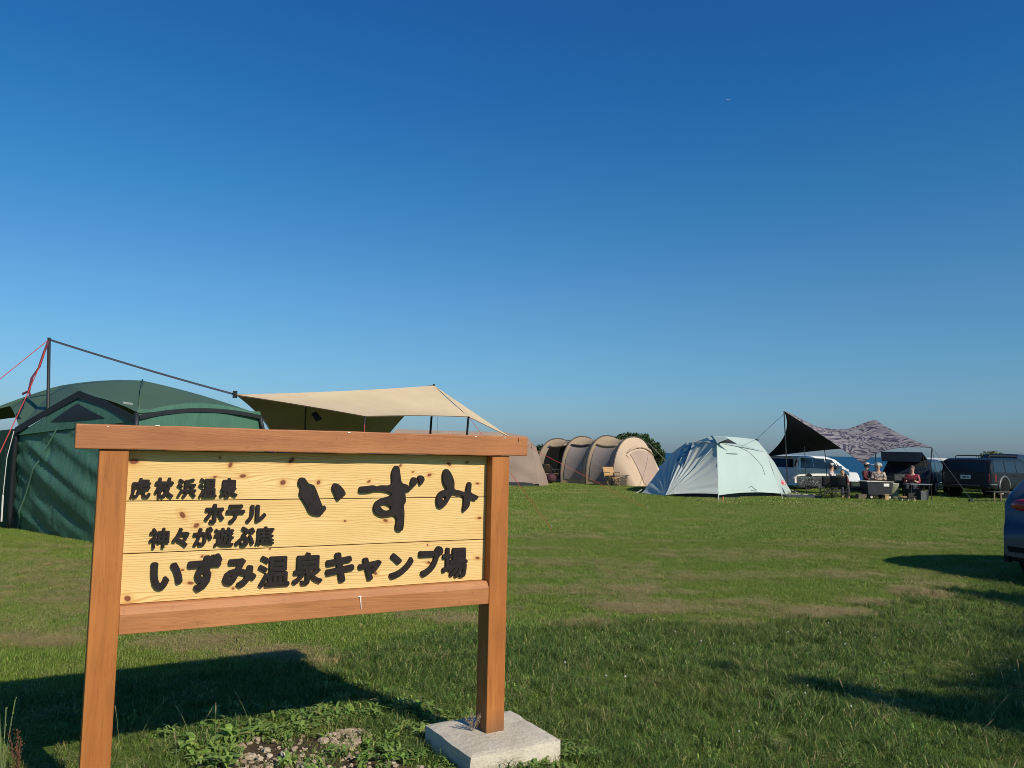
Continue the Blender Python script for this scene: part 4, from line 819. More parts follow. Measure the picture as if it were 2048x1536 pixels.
# ================================================================== VEHICLES
GLASS = plain('car_glass', (.010, .016, .018), .12, spec=.45, var=.05); TYRE = plain('tyre', (.010, .010, .011), .9, spec=.1); RIM = plain('rim_alloy', (.35, .36, .38), .35, .7); REDL = plain('tail_red', (.35, .012, .02), .15, spec=.8); CHR = plain('chrome', (.6, .6, .62), .2, .9); PLB = plain('black_plastic', (.010, .010, .011), .7, spec=.2)
def paint(name, c): m = plain(name, c, .28, .0, .6, .04, 2); m.node_tree.nodes['Principled BSDF'].inputs['Coat Weight'].default_value = .6; return m
def prof(pts, x):
    for (a, za), (b_, zb) in zip(pts, pts[1:]):
        if a <= x <= b_: return za + (zb - za) * ((x - a) / (b_ - a) if b_ > a else 0)
    return pts[0][1] if x < pts[0][0] else pts[-1][1]
class Car:
    def __init__(s, name, label, cat, loc, heading, top, L, Wd, belt, H, body, zlo=.28, tumble=.16, rr=.12, fr=.22, wheels=(.85, None), wr=.33, flare=None):
        s.T = Thing(name, label, cat, loc, heading); s.top = top; s.L = L; s.W = Wd; s.belt = belt; s.H = H; s.tb = tumble; s.rr = rr; s.fr = fr; s.body_m = body
        xs = sorted(set([i * L / 46 for i in range(47)] + [p[0] for p in top] + [.01, .03, .06, .1, L - .03, L - .08]))
        g = Geo(); rings = []
        for x in xs:
            zh = prof(top, x); zl = zlo + (.10 * (1 - x / .4) if x < .4 else 0) + (.08 * (1 - (L - x) / .5) if L - x < .5 else 0); zl = min(zl, zh - .1)
            lev = [zl, zl + .04, zl + .2, min(belt, zh) * .72 + zl * .28, min(belt, zh) - .04, min(belt, zh) - .005]
            for k in (.25, .5, .75, 1): lev.append(min(belt, zh) + (zh - .035 - min(belt, zh)) * k if zh > belt + .05 else min(belt, zh) - .005 + .001 * k)
            half = [(0, zl - .01), (s.hw(x, zl) * .8, zl - .005)] + [(s.hw(x, z) * (.97 if i == 0 else 1), z) for i, z in enumerate(lev)]
            y = half[-1][0]; half += [(y * .965, zh - .012), (y * .88, zh), (y * .5, zh + .014), (0, zh + .02)]
            ring = [(x, -a, z) for a, z in half] + [(x, a, z) for a, z in half[::-1][1:-1]]; rings.append(ring)
        n = len(rings[0])
        for r in rings: g.v += r
        for i in range(len(rings) - 1):
            for k in range(n): a = i * n + k; b_ = i * n + (k + 1) % n; g.f.append((a, b_, b_ + n, a + n))
        g.f += [tuple(range(n)), tuple((len(rings) - 1) * n + k for k in range(n))]
        s.body = s.T.l('body', g, body, smooth=True); m = s.body.modifiers.new('e', 'EDGE_SPLIT'); m.split_angle = radians(38)
        wx = (wheels[0], wheels[1] or L - .82)
        for x in wx:
            for sy in (-1, 1):
                yy = sy * (Wd / 2 - .09)
                wh = s.T.l('wheel', Geo().cyl((x, yy, wr), (0, 1, 0), wr, .2, 22), TYRE, bevel=.02)
                s.T.l('rim', Geo().cyl((x, yy + sy * .1, wr), (0, 1, 0), wr * .64, .02, 16), RIM if not flare else TYRE, wh)
                s.T.l('wheel_arch', Geo().cyl((x, sy * (Wd / 2 - .035), wr + .02), (0, 1, 0), wr * 1.18, .085, 24), PLB, bevel=.01)
                if flare:
                    s.T.l('arch_flare', Geo().tube([(x + cos(a) * wr * 1.28, sy * (Wd / 2 + .005), wr + .02 + sin(a) * wr * 1.28) for a in [pi * k / 12 for k in range(13)]], .045, 6), flare, smooth=True)
    def hw(s, x, z):
        e = 1.0
        if x < s.rr: e -= .16 * (1 - x / s.rr) ** 2
        if s.L - x < s.fr * 3: e -= .22 * (1 - (s.L - x) / (s.fr * 3)) ** 2
        t = max(0, (z - s.belt) / (s.H - s.belt)); return s.W / 2 * e * (1 - s.tb * t) * (1 - .04 * max(0, (.5 - z)))
    def side(s, name, poly, mat, sy, off=.008, **k):
        n = len(poly); a = [(x, sy * (s.hw(x, z) + off), z) for x, z in poly]; b_ = [(x, sy * (s.hw(x, z) - .05), z) for x, z in poly]
        g = Geo().add(a + b_, [tuple(range(n)), tuple(range(n, 2 * n))[::-1]] + [(i, (i + 1) % n, n + (i + 1) % n, n + i) for i in range(n)]); return s.T.l(name, g, mat, **k)
    def rear(s, name, z0, z1, w0, w1, mat, x0, x1, yc=0, **k):
        g = Geo().add([(x0, yc - w0, z0), (x0, yc + w0, z0), (x1, yc + w1, z1), (x1, yc - w1, z1), (x0 + .06, yc - w0, z0), (x0 + .06, yc + w0, z0), (x1 + .06, yc + w1, z1), (x1 + .06, yc - w1, z1)],
            [(0, 1, 2, 3), (7, 6, 5, 4), (0, 4, 5, 1), (1, 5, 6, 2), (2, 6, 7, 3), (3, 7, 4, 0)]); return s.T.l(name, g, mat, **k)
PLATE = plain('plate_white', (.6, .62, .62), .5); PLI = plain('plate_ink', (.02, .10, .07), .5)
def hdg(c, s_): return atan2(s_, c)
# white minivan (rear to the left, nose to the right, right side towards us)
WHT = paint('paint_white', (.72, .72, .70))
def place(px, Y, ang, Wd):                   # put the right rear corner of a car at this photo column
    p = D(px, 960, Y); return Vector((p.x, Y, 0)) + Vector((-sin(ang), cos(ang), 0)) * (Wd / 2)
a = hdg(.77, .64); top = [(0, .95), (.03, 1.05), (.14, 1.40), (.3, 1.50), (1.0, 1.53), (2.4, 1.51), (3.1, 1.38), (3.55, 1.14), (3.85, .98), (4.2, .90), (4.4, .72), (4.45, .55)]
c = Car('minivan', 'white minivan parked behind the camouflage tarp, nose to the right', 'van', place(1591, 34.8, a, 1.7), a, top, 4.45, 1.7, .93, 1.53, WHT, tumble=.13); c.T.o.scale = (1.10, 1.10, .98)
for sy in (-1, 1):
    c.side('side_window', [(.28, .97), (1.25, .96), (1.25, 1.42), (.42, 1.43)], GLASS, sy); c.side('side_window', [(1.30, .96), (2.2, .94), (2.2, 1.41), (1.30, 1.42)], GLASS, sy)
    c.side('side_window', [(2.25, .94), (3.1, .92), (3.05, 1.14), (2.75, 1.36), (2.25, 1.40)], GLASS, sy); c.side('quarter_window', [(3.15, .92), (3.5, .92), (3.1, 1.22)], GLASS, sy)
    c.side('tail_light', [(.02, .82), (.13, .82), (.20, 1.30), (.12, 1.36), (.03, 1.06)], REDL, sy, .012); c.side('door_handle', [(1.9, .82), (2.08, .82), (2.08, .85), (1.9, .85)], WHT, sy, .03)
    c.side('headlight', [(4.0, .66), (4.36, .62), (4.32, .76), (4.0, .86)], plain('lamp_clear', (.6, .62, .65), .1), sy, .01); c.side('side_trim', [(.2, .60), (2.9, .58), (2.9, .61), (.2, .63)], PLB, sy, .006)
    c.T.l('mirror', Geo().box((3.02, sy * .97, 1.0), (.07, .09, .08)), WHT, bevel=.02)
c.rear('rear_window', 1.0, 1.38, .68, .60, GLASS, -.015, .10); c.rear('licence_plate', .70, .82, .16, .16, PLATE, -.02, -.005); c.T.l('roof_spoiler', Geo().box((.14, 0, 1.49), (.12, .62, .015)), WHT)
c.T.l('windscreen', Geo().grid(lambda u, v: (3.72 - u * .72, (v - .5) * 1.25, 1.06 + u * .36), 5, 5), GLASS); c.T.l('rear_bumper', Geo().box((.06, 0, .42), (.10, .78, .12)), WHT, bevel=.03)
# dark station wagon with raised tailgate
NAVY = plain('paint_navy', (.014, .022, .038), .3, spec=.45); a = hdg(.62, .785)
top = [(0, .80), (.04, .90), (.5, 1.40), (.8, 1.45), (2.3, 1.44), (2.7, 1.36), (3.35, 1.02), (3.6, .95), (4.3, .84), (4.5, .70), (4.55, .5)]
c = Car('station_wagon', 'dark blue station wagon with its tailgate raised under the tarp', 'car', place(1862, 31.8, a, 1.8), a, top, 4.55, 1.8, .90, 1.45, NAVY)
for sy in (-1, 1):
    c.side('side_window', [(.30, .95), (1.1, .94), (1.1, 1.34), (.62, 1.35)], GLASS, sy); c.side('side_window', [(1.15, .94), (2.05, .92), (2.05, 1.34), (1.15, 1.34)], GLASS, sy); c.side('side_window', [(2.1, .92), (3.1, .90), (2.75, 1.18), (2.5, 1.30), (2.1, 1.33)], GLASS, sy)
    c.side('tail_light', [(.02, .66), (.22, .66), (.28, .86), (.05, .88)], REDL, sy, .012); c.side('door_handle', [(1.8, .82), (1.98, .82), (1.98, .85), (1.8, .85)], CHR, sy, .03); c.side('door_handle', [(2.8, .81), (2.98, .81), (2.98, .84), (2.8, .84)], CHR, sy, .03)
    c.T.l('mirror', Geo().box((2.95, sy * 1.0, .98), (.07, .09, .07)), NAVY, bevel=.02); c.side('side_trim', [(.5, .36), (3.9, .36), (3.9, .42), (.5, .42)], CHR, sy, .006)
c.rear('boot_shade_slab', .62, 1.42, .76, .70, plain('boot_shade', (.012, .012, .014), .9), -.03, .42)  # solid near-black slab: the shade inside the open boot is put into its colour
gt = c.T.l('tailgate', Geo().add([(.60, -.66, 1.45), (.60, .66, 1.45), (-.75, .76, 1.70), (-.75, -.76, 1.70), (-.84, .70, 1.34), (-.84, -.70, 1.34)], [(0, 1, 2, 3), (3, 2, 4, 5)]), NAVY, solid=.05)
c.T.l('gas_strut', Geo().tube([(.2, -.7, 1.1), (-.25, -.68, 1.55)], .012, 5).tube([(.2, .7, 1.1), (-.25, .68, 1.55)], .012, 5), STEEL)
c.rear('licence_plate', .52, .64, .16, .16, PLATE, -.02, -.01); c.T.l('windscreen', Geo().grid(lambda u, v: (3.32 - u * .6, (v - .5) * 1.3, 1.06 + u * .29), 4, 4), GLASS)
# big black SUV with roof rack
BLKP = plain('paint_black', (.009, .011, .016), .35, spec=.3); a = hdg(.80, .60)
top = [(0, .62), (.015, .9), (.06, 1.30), (.16, 1.46), (.4, 1.52), (2.9, 1.54), (3.2, 1.46), (3.6, 1.10), (3.8, 1.02), (4.6, .98), (4.75, .80), (4.8, .5)]
c = Car('parked_car', 'big black off road vehicle with roof rack and grey wheel arches seen from behind', 'car', place(1984, 29.9, a, 1.85), a, top, 4.8, 1.85, .98, 1.54, BLKP, zlo=.36, tumble=.10, wheels=(1.05, 3.95), wr=.37, flare=plain('flare_grey', (.10, .11, .12), .4))
SMK = plain('glass_blueish', (.010, .018, .032), .25, spec=.4, var=.05)
for sy in (-1, 1):
    c.side('side_window', [(.18, 1.02), (1.15, 1.01), (1.10, 1.42), (.30, 1.43)], SMK, sy); c.side('side_window', [(1.25, 1.01), (2.15, 1.0), (2.15, 1.42), (1.2, 1.42)], SMK, sy); c.side('side_window', [(2.22, 1.0), (3.3, .99), (3.0, 1.32), (2.85, 1.41), (2.22, 1.42)], SMK, sy)
    c.side('tail_light', [(.01, .66), (.36, .66), (.34, .94), (.02, .95)], REDL, sy, .014); c.side('door_handle', [(1.95, .86), (2.12, .86), (2.12, .89), (1.95, .89)], BLKP, sy, .03)
    c.T.l('bumper_trim', Geo().box((.2, sy * .9, .56), (.25, .03, .02)), CHR); c.T.l('roof_rail', Geo().tube([(.55, sy * .6, 1.54), (.62, sy * .6, 1.63), (2.9, sy * .6, 1.64), (2.98, sy * .6, 1.55)], .022, 6), BLKC)
for k in range(6): c.T.l('rack_bar', Geo().box((.75 + k * .42, 0, 1.635), (.025, .6, .012)), BLKC)
c.rear('rear_window', 1.02, 1.38, .74, .66, SMK, -.012, .075)
pl = c.rear('licence_plate', .74, .89, .18, .18, PLATE, -.03, -.02)
for k, (y0, w) in enumerate(((-.12, .018), (-.08, .018), (-.02, .02), (.03, .02), (.08, .02), (.12, .012))): c.T.l('plate_digit', Geo().box((-.034, y0, .805), (.002, w * .6, .04)), PLI, pl)
c.T.l('rear_bumper', Geo().box((.05, 0, .48), (.10, .84, .09)), BLKP, bevel=.03)
c.T.l('spare_step', Geo().tube([(-.08, -.5, .5), (-.08, .5, .5)], .03, 6), BLKC); c.T.l('windscreen', Geo().grid(lambda u, v: (3.58 - u * .36, (v - .5) * 1.4, 1.12 + u * .33), 4, 4), GLASS)
# vehicles behind it
a = hdg(.8, .6); top = [(0, .7), (.02, 1.3), (.1, 1.62), (.3, 1.74), (2.6, 1.72), (3.1, 1.5), (3.6, 1.0), (4.2, .9), (4.3, .6)]
c = Car('dark_van', 'dark tall van parked behind the black off road vehicle at the right edge', 'van', place(2040, 34.5, a, 1.7), a, top, 4.3, 1.7, 1.0, 1.74, NAVY)
for sy in (-1, 1): c.side('side_window', [(.3, 1.08), (2.6, 1.06), (2.6, 1.55), (.35, 1.56)], GLASS, sy)
c.rear('rear_window', 1.1, 1.5, .68, .62, GLASS, -.012, .05)
a = hdg(.55, .83); top = [(0, .6), (.02, 1.2), (.06, 1.44), (.2, 1.50), (2.6, 1.50), (2.9, 1.3), (3.2, .9), (3.35, .6)]
c = Car('box_van', 'small white box van with dark windows behind the blue wagon and black vehicle', 'van', place(1897, 36.5, a, 1.4), a, top, 3.35, 1.4, .85, 1.5, WHT, tumble=.05)
for sy in (-1, 1): c.side('side_window', [(.15, .92), (1.2, .92), (1.2, 1.36), (.15, 1.38)], GLASS, sy); c.side('side_window', [(1.3, .92), (2.5, .92), (2.4, 1.36), (1.3, 1.36)], GLASS, sy)
c.rear('rear_window', .92, 1.38, .58, .55, GLASS, -.012, .02)
a = hdg(.9, -.43); top = [(0, .6), (.03, .9), (.3, 1.32), (.5, 1.38), (2.0, 1.38), (2.7, .92), (3.5, .80), (3.7, .5)]; a = hdg(.25, .97)
c = Car('hatchback', 'white hatchback parked lower down beyond the minivan nose', 'car', Vector((D(1691, 950, 44).x, 44.0, -.75)), a, top, 3.7, 1.6, .82, 1.38, WHT)
for sy in (-1, 1): c.side('side_window', [(.3, .88), (1.2, .88), (1.2, 1.28), (.5, 1.29)], GLASS, sy); c.side('side_window', [(1.28, .88), (2.4, .86), (2.0, 1.26), (1.28, 1.28)], GLASS, sy)
# foreground car at the right edge
b = NB('paint_steel_blue'); b.col((.05, .066, .10)); b.rough(.3); b.p.inputs['Metallic'].default_value = .15; b.p.inputs['Coat Weight'].default_value = .25; SBLUE = b.mat
a = hdg(.93, .37); pL = D(2006, 1085, 10.2)
top = [(0, .56), (.03, .64), (.11, .71), (.13, .82), (.15, .98), (.24, 1.08), (.5, 1.27), (.9, 1.42), (1.3, 1.5), (2.4, 1.5), (3.2, 1.08), (3.5, 1.0), (4.2, .9), (4.4, .6)]
o_ = Vector((pL.x, 10.25, 0)) + Vector((sin(a), -cos(a), 0)) * (1.78 / 2 - .10)
c = Car('parked_car', 'steel blue hatchback cut off by the right edge of the lawn view', 'car', o_, a, top, 4.4, 1.78, .96, 1.5, SBLUE, zlo=.20, tumble=.14, rr=.45, wheels=(.80, 3.5), wr=.32)
for sy in (-1, 1):
    c.side('side_window', [(.75, 1.0), (1.6, .99), (1.6, 1.40), (.95, 1.40)], GLASS, sy); c.side('side_window', [(1.66, .99), (2.9, .98), (2.4, 1.40), (1.66, 1.40)], GLASS, sy)
    c.T.l('tail_light', Geo().ball((.17, sy * .55, .93), (.07, .22, .085), 14, 8), REDL, smooth=True)
    c.side('lower_cladding', [(.02, .22), (.42, .22), (.46, .34), (.06, .42)], PLB, sy, .012)
c.rear('rear_window', 1.10, 1.36, .58, .54, GLASS, .22, .62); c.rear('lower_bumper', .24, .42, .66, .70, PLB, .02, -.012); c.rear('licence_plate', .74, .86, .16, .16, PLATE, -.03, -.02)
c.T.l('rear_emblem', Geo().cyl((-.01, 0, .95), (1, 0, 0), .05, .02, 14), CHR)

# ================================================================== PEOPLE
def skin(name, nodes, edges, mat, T, lvl=2, root=0):
    me = bpy.data.meshes.new(name); me.from_pydata([n[0] for n in nodes], edges, []); o = bpy.data.objects.new(name, me); SC.collection.objects.link(o)
    m = o.modifiers.new('skin', 'SKIN'); s = o.modifiers.new('sub', 'SUBSURF'); s.levels = s.render_levels = lvl
    for i, n in enumerate(nodes): me.skin_vertices[0].data[i].radius = n[1] if isinstance(n[1], tuple) else (n[1], n[1]); me.skin_vertices[0].data[i].use_root = i == root
    bpy.context.view_layer.update(); m2 = bpy.data.meshes.new_from_object(o.evaluated_get(bpy.context.evaluated_depsgraph_get())); bpy.data.objects.remove(o)
    m2.materials.clear(); m2.materials.append(mat)
    for f in m2.polygons: f.use_smooth = True
    q = bpy.data.objects.new(name, m2); SC.collection.objects.link(q); q.parent = T.o; return q
SKN = plain('skin_tone', (.50, .29, .20), .6)
def person(label, loc, rz, shirt, pants, hat=None, hair=(.03, .02, .015), k=1.0, seat=.42, arm=0.0):
    """seated person facing local -y"""
    T = Thing('person', label, 'person', loc, rz, None); S = seat
    J = dict(pel=(0, .05, S + .08), chest=(0, .10, S + .36), neck=(0, .09, S + .50), head0=(0, .07, S + .60), head1=(0, .06, S + .73))
    nd = [(J['pel'], (.15, .11)), ((0, .08, S + .22), (.13, .10)), (J['chest'], (.16, .11)), (J['neck'], .055), ((0, .075, S + .575), (.064, .068)), ((0, .065, S + .655), (.080, .092)), ((0, .07, S + .73), (.06, .07))]
    ed = [(0, 1), (1, 2), (2, 3), (3, 4), (4, 5), (5, 6)]
    def limb(start, pts):
        a = start
        for p, r in pts: nd.append((p, r)); ed.append((a, len(nd) - 1)); a = len(nd) - 1
        return a
    for sx in (-1, 1):
        limb(2, [((sx * .19, .09, S + .42), .06), ((sx * .23, .02, S + .20), .045), ((sx * .20, -.14 - arm, S + .16 + arm), .038), ((sx * .15, -.27 - arm, S + .20 + arm), .030), ((sx * .13, -.34 - arm, S + .20 + arm), .036)])
        h = limb(0, [((sx * .10, -.02, S + .07), .085), ((sx * .12, -.40, S + .09), .062), ((sx * .12, -.42, S * .5), .05), ((sx * .12, -.40, .10), .038), ((sx * .13, -.48, .045), .04), ((sx * .13, -.56, .035), .03)])
    sc = lambda L: [(tuple(c * k for c in p), tuple(q * k for q in r) if isinstance(r, tuple) else r * k) for p, r in L]
    skin('body', sc(nd), ed, SKN, T)
    def sub(name, ids, mat, g):
        m = {a: i for i, a in enumerate(ids)}; L = [(nd[i][0], tuple(q + g for q in nd[i][1]) if isinstance(nd[i][1], tuple) else nd[i][1] + g) for i in ids]
        skin(name, sc(L), [(m[a], m[b_]) for a, b_ in ed if a in m and b_ in m], mat, T)
    sub('shirt', [0, 1, 2, 7, 8, 9, 18, 19, 20], shirt, .018)
    sub('trousers', [0, 12, 13, 14, 15, 23, 24, 25, 26], pants, .016)
    hc = Vector((0, .07, S + .665)) * 1; HM = plain('hair_%d' % int(hair[0] * 1000), hair, .6)
    hg = Geo().ball(hc + Vector((0, .025, .02)), (.092, .10, .115), 12, 8); hg.v = [tuple(Vector(v) * k) for v in hg.v]; T.l('hair', hg, HM, smooth=True)
    f = Geo().box((-.03, -.025, S + .675), (.012, .006, .006)).box((.03, -.025, S + .675), (.012, .006, .006)); f.v = [tuple(Vector(v) * k) for v in f.v]; T.l('eyes', f, BLKC)
    f = Geo().ball((0, -.035, S + .65), (.013, .018, .018), 6, 4); f.v = [tuple(Vector(v) * k) for v in f.v]; T.l('nose', f, SKN, smooth=True)
    f = Geo().box((0, -.018, S + .61), (.022, .006, .004)); f.v = [tuple(Vector(v) * k) for v in f.v]; T.l('mouth', f, MAR)
    if hat:
        hg = Geo().ball(hc + Vector((0, .01, .055)), (.088, .098, .075), 12, 8).tube([hc + Vector((0, 0, .055)), hc + Vector((0, -.01, .045))], [.14 if hat[1] else .095, .145 if hat[1] else .095], 18)
        if not hat[1]: hg.box(hc + Vector((0, -.15, .06)), (.075, .09, .008))
        hg.v = [tuple(Vector(v) * k) for v in hg.v]; T.l('hat', hg, hat[0], smooth=True)
    return T
PLAID = NB('plaid_white'); pn = PLAID.noise(PLAID.coord(), 18, 2); PLAID.col(PLAID.ramp(pn, [(.45, (.62, .58, .56)), (.55, (.22, .16, .18))])); PLAID = PLAID.mat
PLR = NB('plaid_red'); pn = PLR.noise(PLR.coord(), 20, 2); PLR.col(PLR.ramp(pn, [(.45, (.30, .02, .035)), (.6, (.07, .01, .02))])); PLR = PLR.mat
FLO = NB('floral_beige'); pn = FLO.noise(FLO.coord(), 16, 2); FLO.col(FLO.ramp(pn, [(.45, (.40, .33, .27)), (.55, (.12, .09, .08))])); FLO = FLO.mat
JEAN = plain('jeans_dark', (.03, .035, .05), .85); WCAP = plain('cap_white', (.5, .48, .44), .8); DRED = plain('dark_red_cloth', (.10, .015, .02), .85)
def gp(px, Y): return Vector((D(px, 960, Y).x, Y, 0))
person('seated person in white cap and checked shirt nearest the minivan nose', gp(1668, 29.6), radians(60), PLAID, JEAN, (WCAP, False), seat=.46, arm=.05)
person('child with light brown hair in dark red sitting left of the storage boxes', gp(1686, 29.2), radians(-10), DRED, JEAN, None, (.35, .19, .08), k=.82, seat=.42)
person('seated person in white cap and dark red jacket behind the black wagon cart', gp(1738, 30.0), radians(35), DRED, JEAN, (WCAP, False), seat=.50)
person('seated person in wide pale hat and beige patterned top behind the black wagon cart', gp(1757, 29.7), radians(-20), FLO, JEAN, (WCAP, True), seat=.48, arm=.04)
person('seated person in red checked shirt in front of the raised tailgate', gp(1824, 29.6), radians(-35), PLR, JEAN, None, (.12, .07, .05), seat=.42, arm=.03)

# ================================================================== CAMP FURNITURE under the tarp
DGRN = plain('box_dark_green', (.025, .045, .035), .6); OLV = plain('olive_cloth', (.16, .17, .11), .85); PALE = plain('pale_cloth', (.5, .47, .40), .85)
def table(label, px, Y, L, Wd, h, rz, topm, legm, group=None):
    T = Thing('folding_table', label, 'table', gp(px, Y), rz, group); T.l('tabletop', Geo().box((0, 0, h - .015), (L / 2, Wd / 2, .015)), topm, bevel=.004)
    for sx in (-1, 1):
        for sy in (-1, 1): T.l('leg', Geo().tube([(sx * (L / 2 - .04), sy * (Wd / 2 - .03), h - .03), (sx * (L / 2 - .02), sy * (Wd / 2 - .02), 0)], .013, 6), legm)
    return T
b = NB('leaf_print'); q = b.noise(b.coord(), 4, 1, .5, 2); q = b.m('ABSOLUTE', b.m('SINE', b.m('MULTIPLY', q, 24))); b.col(b.ramp(q, [(.15, (.22, .25, .25)), (.35, (.012, .018, .020))])); b.rough(.8); LEAF = b.mat
T = Thing('camp_bench', 'long low bench with dark leaf patterned back in front of the white minivan', 'bench', gp(1622, 29.4), 0)
T.l('backrest', Geo().grid(lambda u, v: ((u - .5) * 1.0, .02 * sin(u * 9), .36 + v * .38), 14, 4), LEAF, smooth=True, solid=.02); T.l('seat', Geo().box((0, .2, .36), (.5, .2, .02)), LEAF, bevel=.01)
for sx in (-1, 1): T.l('leg', Geo().tube([(sx * .48, .0, .74), (sx * .48, 0, .0)], .014, 6).tube([(sx * .48, .38, .36), (sx * .48, .38, 0)], .014, 6), BLKC)
T = Thing('ground_sheet', 'dark ground sheet rolled out on the grass below the leaf patterned bench', 'sheet', gp(1605, 28.6), -.03); T.l('sheet', Geo().box((0, .3, .04), (.62, .5, .04)), plain('sheet_dark', (.03, .045, .05), .8), bevel=.02)
T.l('sheet_edge', Geo().box((.0, .82, .09), (.72, .02, .012)), PALE)
xchair('camp_chair', 'black mesh folding chair with white straps nearest the leaf patterned bench', gp(1655, 28.9), 3.0, .36, BLKC, STEEL)
xchair('camp_chair', 'black folding chair turned away in front of the child in dark red', gp(1680, 28.5), 2.6, .38, BLKC, BLKC)
xchair('camp_chair', 'dark folding chair in front of the minivan nose behind the capped person', gp(1662, 30.2), -2.4, .40, BLKC, BLKC)
xchair('camp_chair', 'red low camp chair beneath the person in red checked shirt', gp(1822, 29.8), 2.6, .34, DRED, BLKC)
table('low black table with pale things on it in front of the folding chairs', 1668, 28.2, .8, .4, .28, .1, BLKC, BLKC)
def crate(name, label, px, Y, sx, sy, sz, m, z=0, rz=0, lid=None, cat='box'):
    p = gp(px, Y); p.z = z; T = Thing(name, label, cat, p, rz); T.l('box_body', Geo().box((0, 0, sz / 2), (sx / 2, sy / 2, sz / 2)), m, bevel=.015); T.l('lid', Geo().box((0, 0, sz + .0125), (sx / 2 + .012, sy / 2 + .012, .0125)), lid or m, bevel=.006)
    for s_ in (-1, 1): T.l('handle', Geo().tube([(s_ * sx / 2, -.07, sz * .7), (s_ * (sx / 2 + .02), 0, sz * .7), (s_ * sx / 2, .07, sz * .7)], .01, 5), BLKC)
    return T
table('low dark table under the green storage box', 1714, 29.4, .62, .45, .30, 0, BLKC, BLKC)
crate('storage_box', 'dark green storage box on a low table right of the minivan nose', 1713, 29.4, .55, .40, .26, DGRN, z=.30)
crate('cool_box', 'small brown cool box on the low rack under the black tables', 1722, 28.6, .3, .25, .16, plain('box_brown', (.12, .09, .06), .7))
T = Thing('wagon_cart', 'black fabric folding wagon full of gear at the feet of the two seated people', 'wagon', gp(1752, 28.7), .06)
T.l('wagon_body', Geo().add([(-.42, -.25, .16), (.42, -.25, .16), (.42, .25, .16), (-.42, .25, .16), (-.48, -.29, .62), (.48, -.29, .62), (.48, .29, .62), (-.48, .29, .62)], [(3, 2, 1, 0), (0, 1, 5, 4), (1, 2, 6, 5), (2, 3, 7, 6), (3, 0, 4, 7), (4, 5, 6, 7)]), plain('wagon_cloth', (.018, .02, .028), .85), bevel=.015)
for x in (-.33, .33):
    for y in (-.27, .27): w_h = T.l('wheel', Geo().cyl((x, y, .09), (0, 1, 0), .09, .05, 14), TYRE); T.l('hub', Geo().cyl((x, y * 1.1, .09), (0, 1, 0), .045, .02, 10), PALE, w_h)
T.l('white_label', Geo().box((.22, -.297, .52), (.10, .004, .05)), WH); T.l('top_rim', Geo().tube([(-.49, -.3, .63), (.49, -.3, .63), (.49, .3, .63), (-.49, .3, .63), (-.49, -.3, .63)], .014, 6), PALE)
T = Thing('storage_bin', 'tall pale olive fabric bin beside the black wagon', 'bin', gp(1784, 29.0), -.1)
T.l('bin_body', Geo().grid(lambda u, v: ((.19 + .03 * v) * cos(2 * pi * u) * (1.0), (.17 + .02 * v) * sin(2 * pi * u), .02 + v * .52), 16, 5), OLV, smooth=True, solid=.01); T.l('bin_rim', Geo().tube([(.225 * cos(2 * pi * k / 16), .195 * sin(2 * pi * k / 16), .55) for k in range(17)], .014, 6), PALE)
T.l('bin_content', Geo().ball((0, 0, .5), (.19, .16, .08), 10, 6), plain('white_bag', (.55, .55, .5), .7))
crate('fire_wood_block', 'small tan wooden block on the grass between wagon and olive bin', 1772, 28.3, .14, .12, .17, WOODL, cat='box')
table('grey topped folding table at the right pole of the camouflage tarp', 1835, 28.6, .82, .45, .58, .12, plain('table_grey', (.10, .13, .14), .4), BLKC)
table('low stove table behind the pale olive bin', 1800, 30.2, .6, .4, .5, 0, BLKC, BLKC)
crate('camp_stove', 'dark two burner camp stove open on the table by the tailgate', 1800, 30.2, .5, .34, .12, plain('stove_dark', (.03, .034, .03), .5), z=.5)
crate('equipment_box', 'black gear box under the grey folding table', 1825, 28.9, .5, .35, .36, BLKC)
crate('grey_bin', 'grey plastic bin under the right half of the grey folding table', 1844, 28.7, .26, .3, .30, plain('bin_grey', (.08, .09, .09), .6))
crate('gear_case', 'green grey case stacked on top of the stove at the open tailgate', 1797, 30.6, .45, .3, .22, plain('case_grey', (.035, .04, .038), .6), z=.63)
T = Thing('wooden_stool', 'small wooden stool with a tan round top on the grass below the tailgate', 'stool', gp(1804, 27.6)); T.l('seat', Geo().cyl((0, 0, .16), (0, 0, 1), .15, .03, 16), plain('tan_wood', (.42, .24, .12), .6))
for k in range(3): T.l('leg', Geo().tube([(.08 * cos(k * 2.1), .08 * sin(k * 2.1), .15), (.13 * cos(k * 2.1), .13 * sin(k * 2.1), 0)], .014, 6), PALE)
T = Thing('wooden_stool', 'dark low stool with pale feet right of the tan round stool', 'stool', gp(1822, 27.5)); T.l('seat', Geo().box((0, 0, .17), (.13, .1, .02)), BLKC, bevel=.01)
for sx in (-1, 1): T.l('leg', Geo().tube([(sx * .1, 0, .16), (sx * .12, 0, 0)], .022, 6), plain('yellow_pad', (.5, .40, .2), .7))
